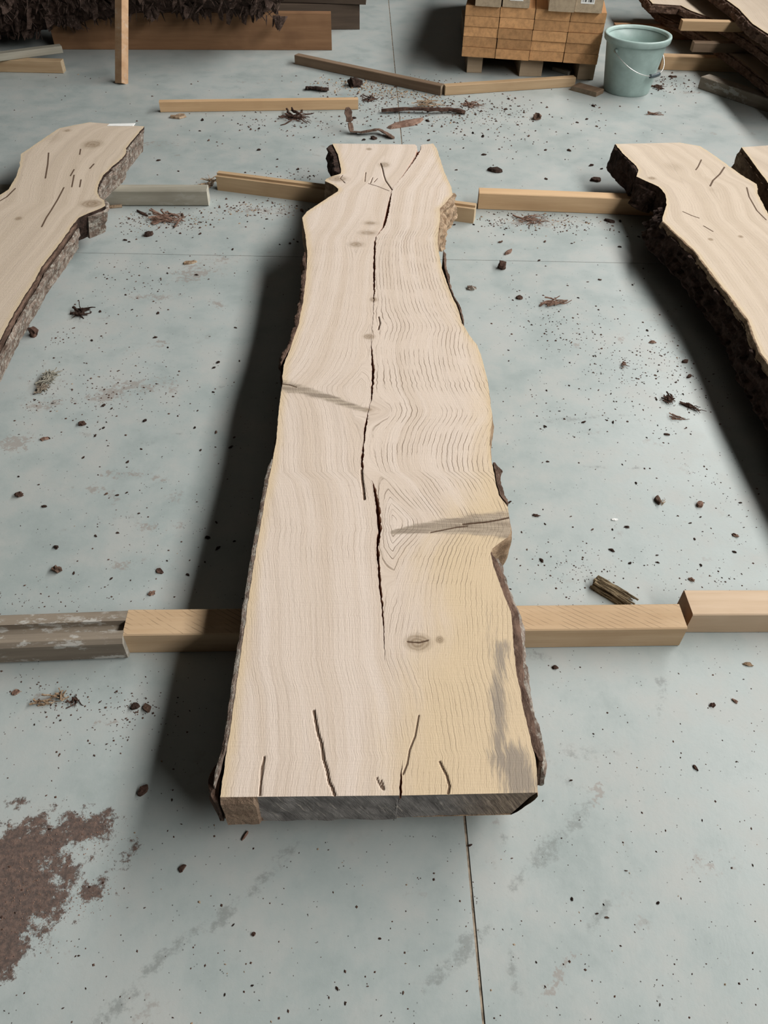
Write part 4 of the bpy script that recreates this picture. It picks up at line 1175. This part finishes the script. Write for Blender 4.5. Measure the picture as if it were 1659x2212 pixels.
put('bark_flake', flake(.024, .015, .003, 34, .15), 345, 1234, -50, M_CHIP, 'thin oval bark flake on the floor left of the shadow', 'bark')
put('bark_lump', lump(.014, .011, .007, 35), 328, 1283, 30, M_CHIPR, 'reddish crumb above the long pale timber', 'bark')
put('bark_shards', bundle(.05, .014, .008, 36, 10, .2, .0018), 100, 1518, 14, M_CHIPL, 'pale splinter sheaf in front of the grooved grey timber', 'splinters')
put('bark_shards', bundle(.028, .024, .012, 37, 12, 1.2, .0018), 135, 1505, 60, M_CHIPL, 'tuft of splinters at the end of the pale sheaf', 'splinters')
put('bark_shards', bundle(.026, .014, .007, 38, 8, .8, .002), 162, 1517, -40, M_CHIP, 'small dark splinter group right of the pale sheaf', 'splinters')
put('bark_flake', flake(.022, .016, .006, 39), 292, 1527, 40, M_BARKD, 'dark bark flake just left of the shadow edge of the middle slab', 'bark')
put('bark_flake', flake(.024, .017, .005, 40), 318, 1530, -50, M_BARK, 'curled flake right of the dark flake, at the shadow edge', 'bark')
put('bark_flake', flake(.018, .014, .003, 41), 35, 1496, 30, M_CHIPR, 'small reddish flake at the left border', 'bark')
put('bark_flake', flake(.028, .017, .006, 42), 309, 1709, 62, M_CHIP, 'dark oblong chip left of the near end of the middle slab', 'bark')
put('bark_flake', flake(.019, .009, .004, 43), 394, 1876, 60, M_CHIP, 'lone pointed chip on the near floor left of the joint', 'bark')
put('bark_flake', flake(.020, .006, .004, 44), 530, 1805, 60, M_CHIPR, 'slim chip just in front of the near end of the middle slab', 'bark')
# the splintered chunk behind the near timber
V, Fc = [], []
r = random.Random(50)
for i in range(75):
    q_ = r.uniform(-1, 1); y0_ = q_ * .017; z0_ = .003 + r.random() * .024 * (1 - q_ * q_ * .8)
    l0, l1 = -.046 + r.uniform(-.004, .02), .050 + r.uniform(-.03, .006)
    stick_into(V, Fc, (l0, y0_ + r.gauss(0, .001), z0_), (l1, y0_ * 1.1 + r.gauss(0, .002), z0_ * .85), .0030 * r.uniform(.5, 1.3), .0012, 5, i * 2.3, .06)
me = finish(mesh('splintered_chunk', V, Fc))
put('splintered_chunk', me, 1322, 1284, -38, M_CHUNK, 'ragged fibrous wood chunk lying behind the near right timber', 'wood chunk')
put('bark_flake', flake(.030, .014, .008, 51), 1420, 1082, 100, M_BARK, 'oblong brown bark piece on the right floor, left of two', 'bark')
put('bark_shards', bundle(.022, .012, .004, 52, 7, .8, .0012), 1428, 1084, 30, M_CHIPL, 'small splinters lying against the oblong brown piece', 'splinters')
put('bark_flake', flake(.024, .020, .007, 53), 1512, 1091, 60, M_CHIPR, 'triangular bark piece on the right floor, right of two', 'bark')
put('fibre_clump', bundle(.035, .026, .014, 54, 26, .5, .002), 1446, 864, -35, M_CHIP, 'dense fibre tuft on the right floor near the slab shadow', 'splinters')
put('fibre_strand', bundle(.062, .014, .008, 55, 14, .2, .002), 1490, 880, -38, M_CHIP, 'loose strand of bark fibres right of the dense tuft', 'splinters')
put('fibre_strand', bundle(.05, .014, .004, 56, 10, .25, .0016), 1464, 905, -12, M_CHIPR, 'thin reddish shreds below the dense fibre tuft', 'splinters')
put('bark_shards', bundle(.026, .02, .008, 57, 10, .8, .002), 1348, 790, -30, M_CHIPR, 'reddish shred cluster on the right floor between the slabs', 'splinters')
put('bark_flake', flake(.022, .017, .007, 58), 1480, 782, 20, M_CHIP, 'dark chip at the edge of the right slab shadow', 'bark')
put('bark_flake', flake(.022, .011, .006, 59), 1488, 814, 40, M_CHIP, 'second dark chip below at the right shadow edge', 'bark')
put('bark_lump', lump(.022, .013, .006, 60), 1410, 740, 0, M_CHIPR, 'brown flake on the right floor nearest the right slab', 'bark')
put('bark_flake', flake(.02, .008, .004, 61), 1440, 939, -15, M_CHIP, 'thin sliver on the right floor under the reddish shreds', 'bark')
put('bark_lump', lump(.018, .009, .005, 62), 1158, 1114, -10, M_CHIP, 'small brown chip right of the branch on the middle slab', 'bark')
put('bark_lump', lump(.014, .007, .004, 63), 1354, 1139, 0, M_BARKD, 'small black chip between the branch and the oblong brown piece', 'bark')
put('wood_chip', lump(.017, .006, .004, 64), 1327, 1123, -5, M_PAPER, 'tiny white splinter on the right floor', 'splinters')
put('bark_lump', lump(.014, .009, .006, 65), 1587, 1157, -30, M_CHIPR, 'brown crumb above the right border timber', 'bark')
put('bark_lump', lump(.014, .009, .006, 66), 1494, 1253, -40, M_CHIPR, 'reddish crumb just behind the right border timber', 'bark')
put('bark_lump', lump(.013, .008, .006, 67), 1199, 1443, 10, M_CHIP, 'dark oval crumb in front of the long pale timber, right side', 'bark')
put('bark_lump', lump(.018, .008, .005, 68), 1615, 1436, -10, M_CHIPL, 'orange chip in front of the right border timber', 'bark')
put('bark_lump', lump(.011, .009, .006, 69), 1539, 1524, 20, M_CHIP, 'dark round crumb on the near right floor', 'bark')
put('bark_flake', flake(.014, .006, .003, 70), 1502, 1659, -60, M_CHIP, 'brown sliver on the near right floor', 'bark')
put('bark_lump', lump(.012, .006, .004, 71), 1587, 1515, -50, M_CHIPR, 'reddish crumb right of the dark round crumb', 'bark')
put('bark_lump', lump(.006, .006, .004, 72), 548, 2018, 0, M_CHIP, 'dark crumb near the lower border, left of the joint', 'bark')
put('bark_shards', bundle(.16, .06, .014, 73, 26, .5, .003), 360, 474, 0, M_CHIPR, 'heap of reddish shreds below the grey green timber', 'splinters')
put('bark_flake', flake(.07, .014, .006, 74), 308, 462, -40, M_CHIP, 'dark sliver left of the reddish shred heap', 'bark')
put('bark_flake', flake(.04, .03, .012, 75), 322, 508, 60, M_BARKD, 'dark curled flake below the reddish shred heap', 'bark')
put('fibre_clump', bundle(.08, .06, .03, 76, 18, 1.0, .0025), 458, 400, 80, M_CHIPL, 'pale fibres at the gap between grey and tan timbers', 'splinters')
put('bark_shards', bundle(.07, .05, .012, 77, 12, 1.0, .004), 1421, 192, -30, M_CHIP, 'dark shards on the floor right of the bucket', 'bark')
put('bark_flake', flake(.05, .015, .008, 78), 1452, 167, -8, M_CHIP, 'dark sliver between the bucket and the slab pile', 'bark')
put('bark_shards', bundle(.09, .03, .006, 79, 8, .15, .003), 1414, 248, -8, M_CHIPR, 'thin reddish slivers on the floor below the bucket', 'bark')
put('bark_flake', flake(.05, .04, .010, 80), 1288, 390, 0, M_CHIP, 'dark flake left of the notch in the right slab', 'bark')
put('bark_flake', flake(.05, .02, .008, 81), 1316, 479, -30, M_BARKD, 'dark sliver in front of the timber by the right slab', 'bark')
put('bark_shards', bundle(.13, .05, .010, 82, 18, .6, .0025), 1150, 476, -5, M_CHIPR, 'sprinkle of shreds in front of the timber right of the middle slab', 'splinters')
put('bark_shards', bundle(.12, .05, .008, 83, 16, .6, .003), 1020, 228, -20, M_CHIPR, 'reddish shreds right of the long dark bark strip', 'splinters')
put('bark_shards', bundle(.10, .05, .010, 84, 14, .8, .003), 798, 216, -10, M_CHIP, 'dark shreds right of the loose batten', 'splinters')
put('bark_flake', flake(.06, .02, .006, 85), 412, 568, 25, M_CHIPL, 'pale sliver left of the shadow below the cross joint', 'splinters')
put('paper_strip', finish(mesh('paper', [(-.055, -.012, 0), (.05, -.015, 0), (.055, .014, 0), (-.05, .010, 0), (-.055, -.012, .0012), (.05, -.015, .002), (.055, .014, .002), (-.05, .010, .0012)], [(3, 2, 1, 0), (4, 5, 6, 7), (0, 1, 5, 4), (1, 2, 6, 5), (2, 3, 7, 6), (3, 0, 4, 7)])), 258, 266, 5, M_PAPER, 'white paper tag on the far end of the left slab', 'paper')
o = [o for o in COL.objects if o.name.startswith('paper_strip')][0]
pp_ = at(262, 270, ZT); o.location = (pp_[0], pp_[1], ZT + .0002)

# small chips one can still count, floor by floor
def inslab(p):
    for Ed in (E, EL, ER):
        yL, yR = Ed['L'][1], Ed['R'][1]
        xl = np.interp(p[1], yL, Ed['L'][0]); xr = np.interp(p[1], yR, Ed['R'][0])
        if yL[0] < p[1] < yL[-1] and xl - .02 < p[0] < xr + .02: return True
    if math.hypot(p[0] - bc[0], p[1] - bc[1]) < .13: return True
    for o_ in BLOCK:
        q = o_[0].inverted() @ Vector((p[0], p[1], .01))
        if abs(q.x) < o_[1] + .006 and abs(q.y) < o_[2] + .006: return True
    return False
bpy.context.view_layer.update()
BLOCK = []
for o_ in COL.objects:
    if o_.type == 'MESH' and o_.parent is None and any(k in o_.name for k in ('bearer', 'batten', 'offcut', 'wide_board', 'dark_block')) and o_.location.z < .01:
        xs = [v.co.x for v in o_.data.vertices]; ys = [v.co.y for v in o_.data.vertices]
        BLOCK.append((o_.matrix_world.copy(), max(xs), max(ys)))
kinds = [lump(1, .6, .4, 100 + i) for i in range(4)] + [flake(1, .5, .16, 200 + i) for i in range(4)]
for k_, me in enumerate(kinds): me.name = 'bark_chip'; me.materials.append([M_CHIP, M_BARKD, M_CHIP, M_CHIPR][k_ % 4])
ZONES = [('on the floor between the left and middle slabs', 'chips on the left floor', (40, 560, 520, 1290), 62, .011),
         ('on the floor between the middle and right slabs', 'chips on the right floor', (1080, 520, 1640, 1280), 66, .010),
         ('on the floor beyond the far slab ends', 'chips on the far floor', (330, 200, 1300, 390), 52, .020),
         ('on the near floor in front of the timbers', 'chips on the near floor', (20, 1440, 1640, 2180), 34, .006),
         ('along the far row of bearers', 'chips by the far bearers', (240, 440, 1380, 540), 34, .015)]
for lab, grp, (x0_, y0_, x1_, y1_), cnt, sz in ZONES:
    k_ = 0
    while k_ < cnt:
        px, py = rng.uniform(x0_, x1_), rng.uniform(y0_, y1_)
        p = at(px, py)
        if inslab(p): continue
        ki = rng.randrange(len(kinds)); o = bpy.data.objects.new('bark_chip', kinds[ki]); COL.objects.link(o)
        s_ = sz * rng.uniform(.5, 1.25)
        o.location = (p[0], p[1], 0); o.scale = (s_, s_ * rng.uniform(.6, 1.1), s_); o.rotation_euler[2] = rng.uniform(0, 6.28)
        tag(o, 'small ' + ['brown', 'black', 'brown', 'reddish'][ki % 4] + (' bark crumb ' if ki < 4 else ' flat bark flake ') + lab, 'bark chip', grp); k_ += 1

def crumbs(name, label, spots, mat, uniform=0, size=(.0012, .0035), seed=1):
    r = random.Random(seed); V, Fc = [], []
    def add(x_, y_, s_):
        if inslab((x_, y_)): return
        k = len(V); a = r.uniform(0, 6.28); e = r.uniform(.35, 1.0)
        ca, sa_ = math.cos(a) * s_, math.sin(a) * s_
        for (u, v, z_) in ((-1, 0, 0), (0, -e, 0), (1, 0, 0), (0, e, 0)):
            V.append((x_ + u * ca - v * sa_, y_ + u * sa_ + v * ca, 0.0))
        V.append((x_ + r.uniform(-.3, .3) * s_, y_, s_ * r.uniform(.4, .9)))
        Fc.extend([(k, k + 1, k + 4), (k + 1, k + 2, k + 4), (k + 2, k + 3, k + 4), (k + 3, k, k + 4)])
    for (px, py, rx, ry, cnt) in spots:
        c = at(px, py); ax = pxw(px, py, rx); ay = np.linalg.norm(at(px, py - ry / 2) - at(px, py + ry / 2))
        for _ in range(cnt):
            sc_ = 1 + max(0, c[1] - 1.2) * .55
            add(c[0] + r.gauss(0, ax), c[1] + r.gauss(0, ay), sc_ * size[0] * (size[1] / size[0]) ** (r.random() ** 2))
    n = 0
    while n < uniform:
        px, py = r.uniform(-20, 1680), 160 + 2080 * r.random() ** 1.15
        p = at(px, py)
        sc_ = 1 + max(0, p[1] - 1.2) * .5
        add(p[0], p[1], sc_ * size[0] * (size[1] / size[0]) ** (r.random() ** 2.2) * .9); n += 1
    o = link(name, mesh(name, V, Fc), mat)
    return tag(o, label, 'crumbs', None, 'stuff')
crumbs('bark_crumbs', 'fine dark bark crumbs scattered over the concrete floor', [(1400, 800, 90, 60, 420), (1200, 700, 60, 40, 160), (1250, 1240, 60, 30, 160), (1560, 1100, 60, 60, 70), (250, 620, 110, 50, 160), (330, 480, 70, 12, 220), (150, 850, 90, 40, 200), (300, 840, 90, 40, 90),
       (100, 730, 40, 15, 100), (640, 262, 90, 14, 160), (800, 215, 60, 10, 130), (950, 245, 120, 18, 300), (1150, 480, 90, 14, 260), (560, 450, 70, 10, 140), (1020, 230, 70, 18, 160), (850, 185, 90, 10, 260), (1440, 180, 40, 12, 110), (1040, 290, 160, 30, 120),
       (100, 1300, 120, 20, 90), (150, 1515, 60, 20, 110), (300, 1525, 40, 20, 70), (300, 1150, 120, 60, 70), (250, 1570, 80, 40, 60), (640, 380, 60, 10, 70), (1200, 900, 120, 60, 70), (1500, 1250, 80, 30, 80), (60, 1480, 60, 20, 30)], M_CHIP, 1300, seed=3)
crumbs('pale_crumbs', 'fine pale sawdust crumbs along the slanted batten and bearers', [(800, 185, 60, 8, 260), (880, 205, 50, 6, 160), (560, 455, 60, 10, 60), (360, 470, 60, 10, 90), (1160, 478, 60, 10, 70), (950, 245, 80, 16, 70)], M_CHIPL, 160, seed=5)
crumbs('dirt_crumbs', 'reddish brown dirt crumbs in the stain at lower left', [(60, 1860, 70, 45, 420), (200, 1800, 35, 22, 160), (30, 1980, 60, 50, 300), (190, 1935, 30, 18, 110), (120, 1950, 50, 30, 120), (280, 1840, 14, 18, 30)], M_CHIPR, 0, (.0006, .0018), seed=9)
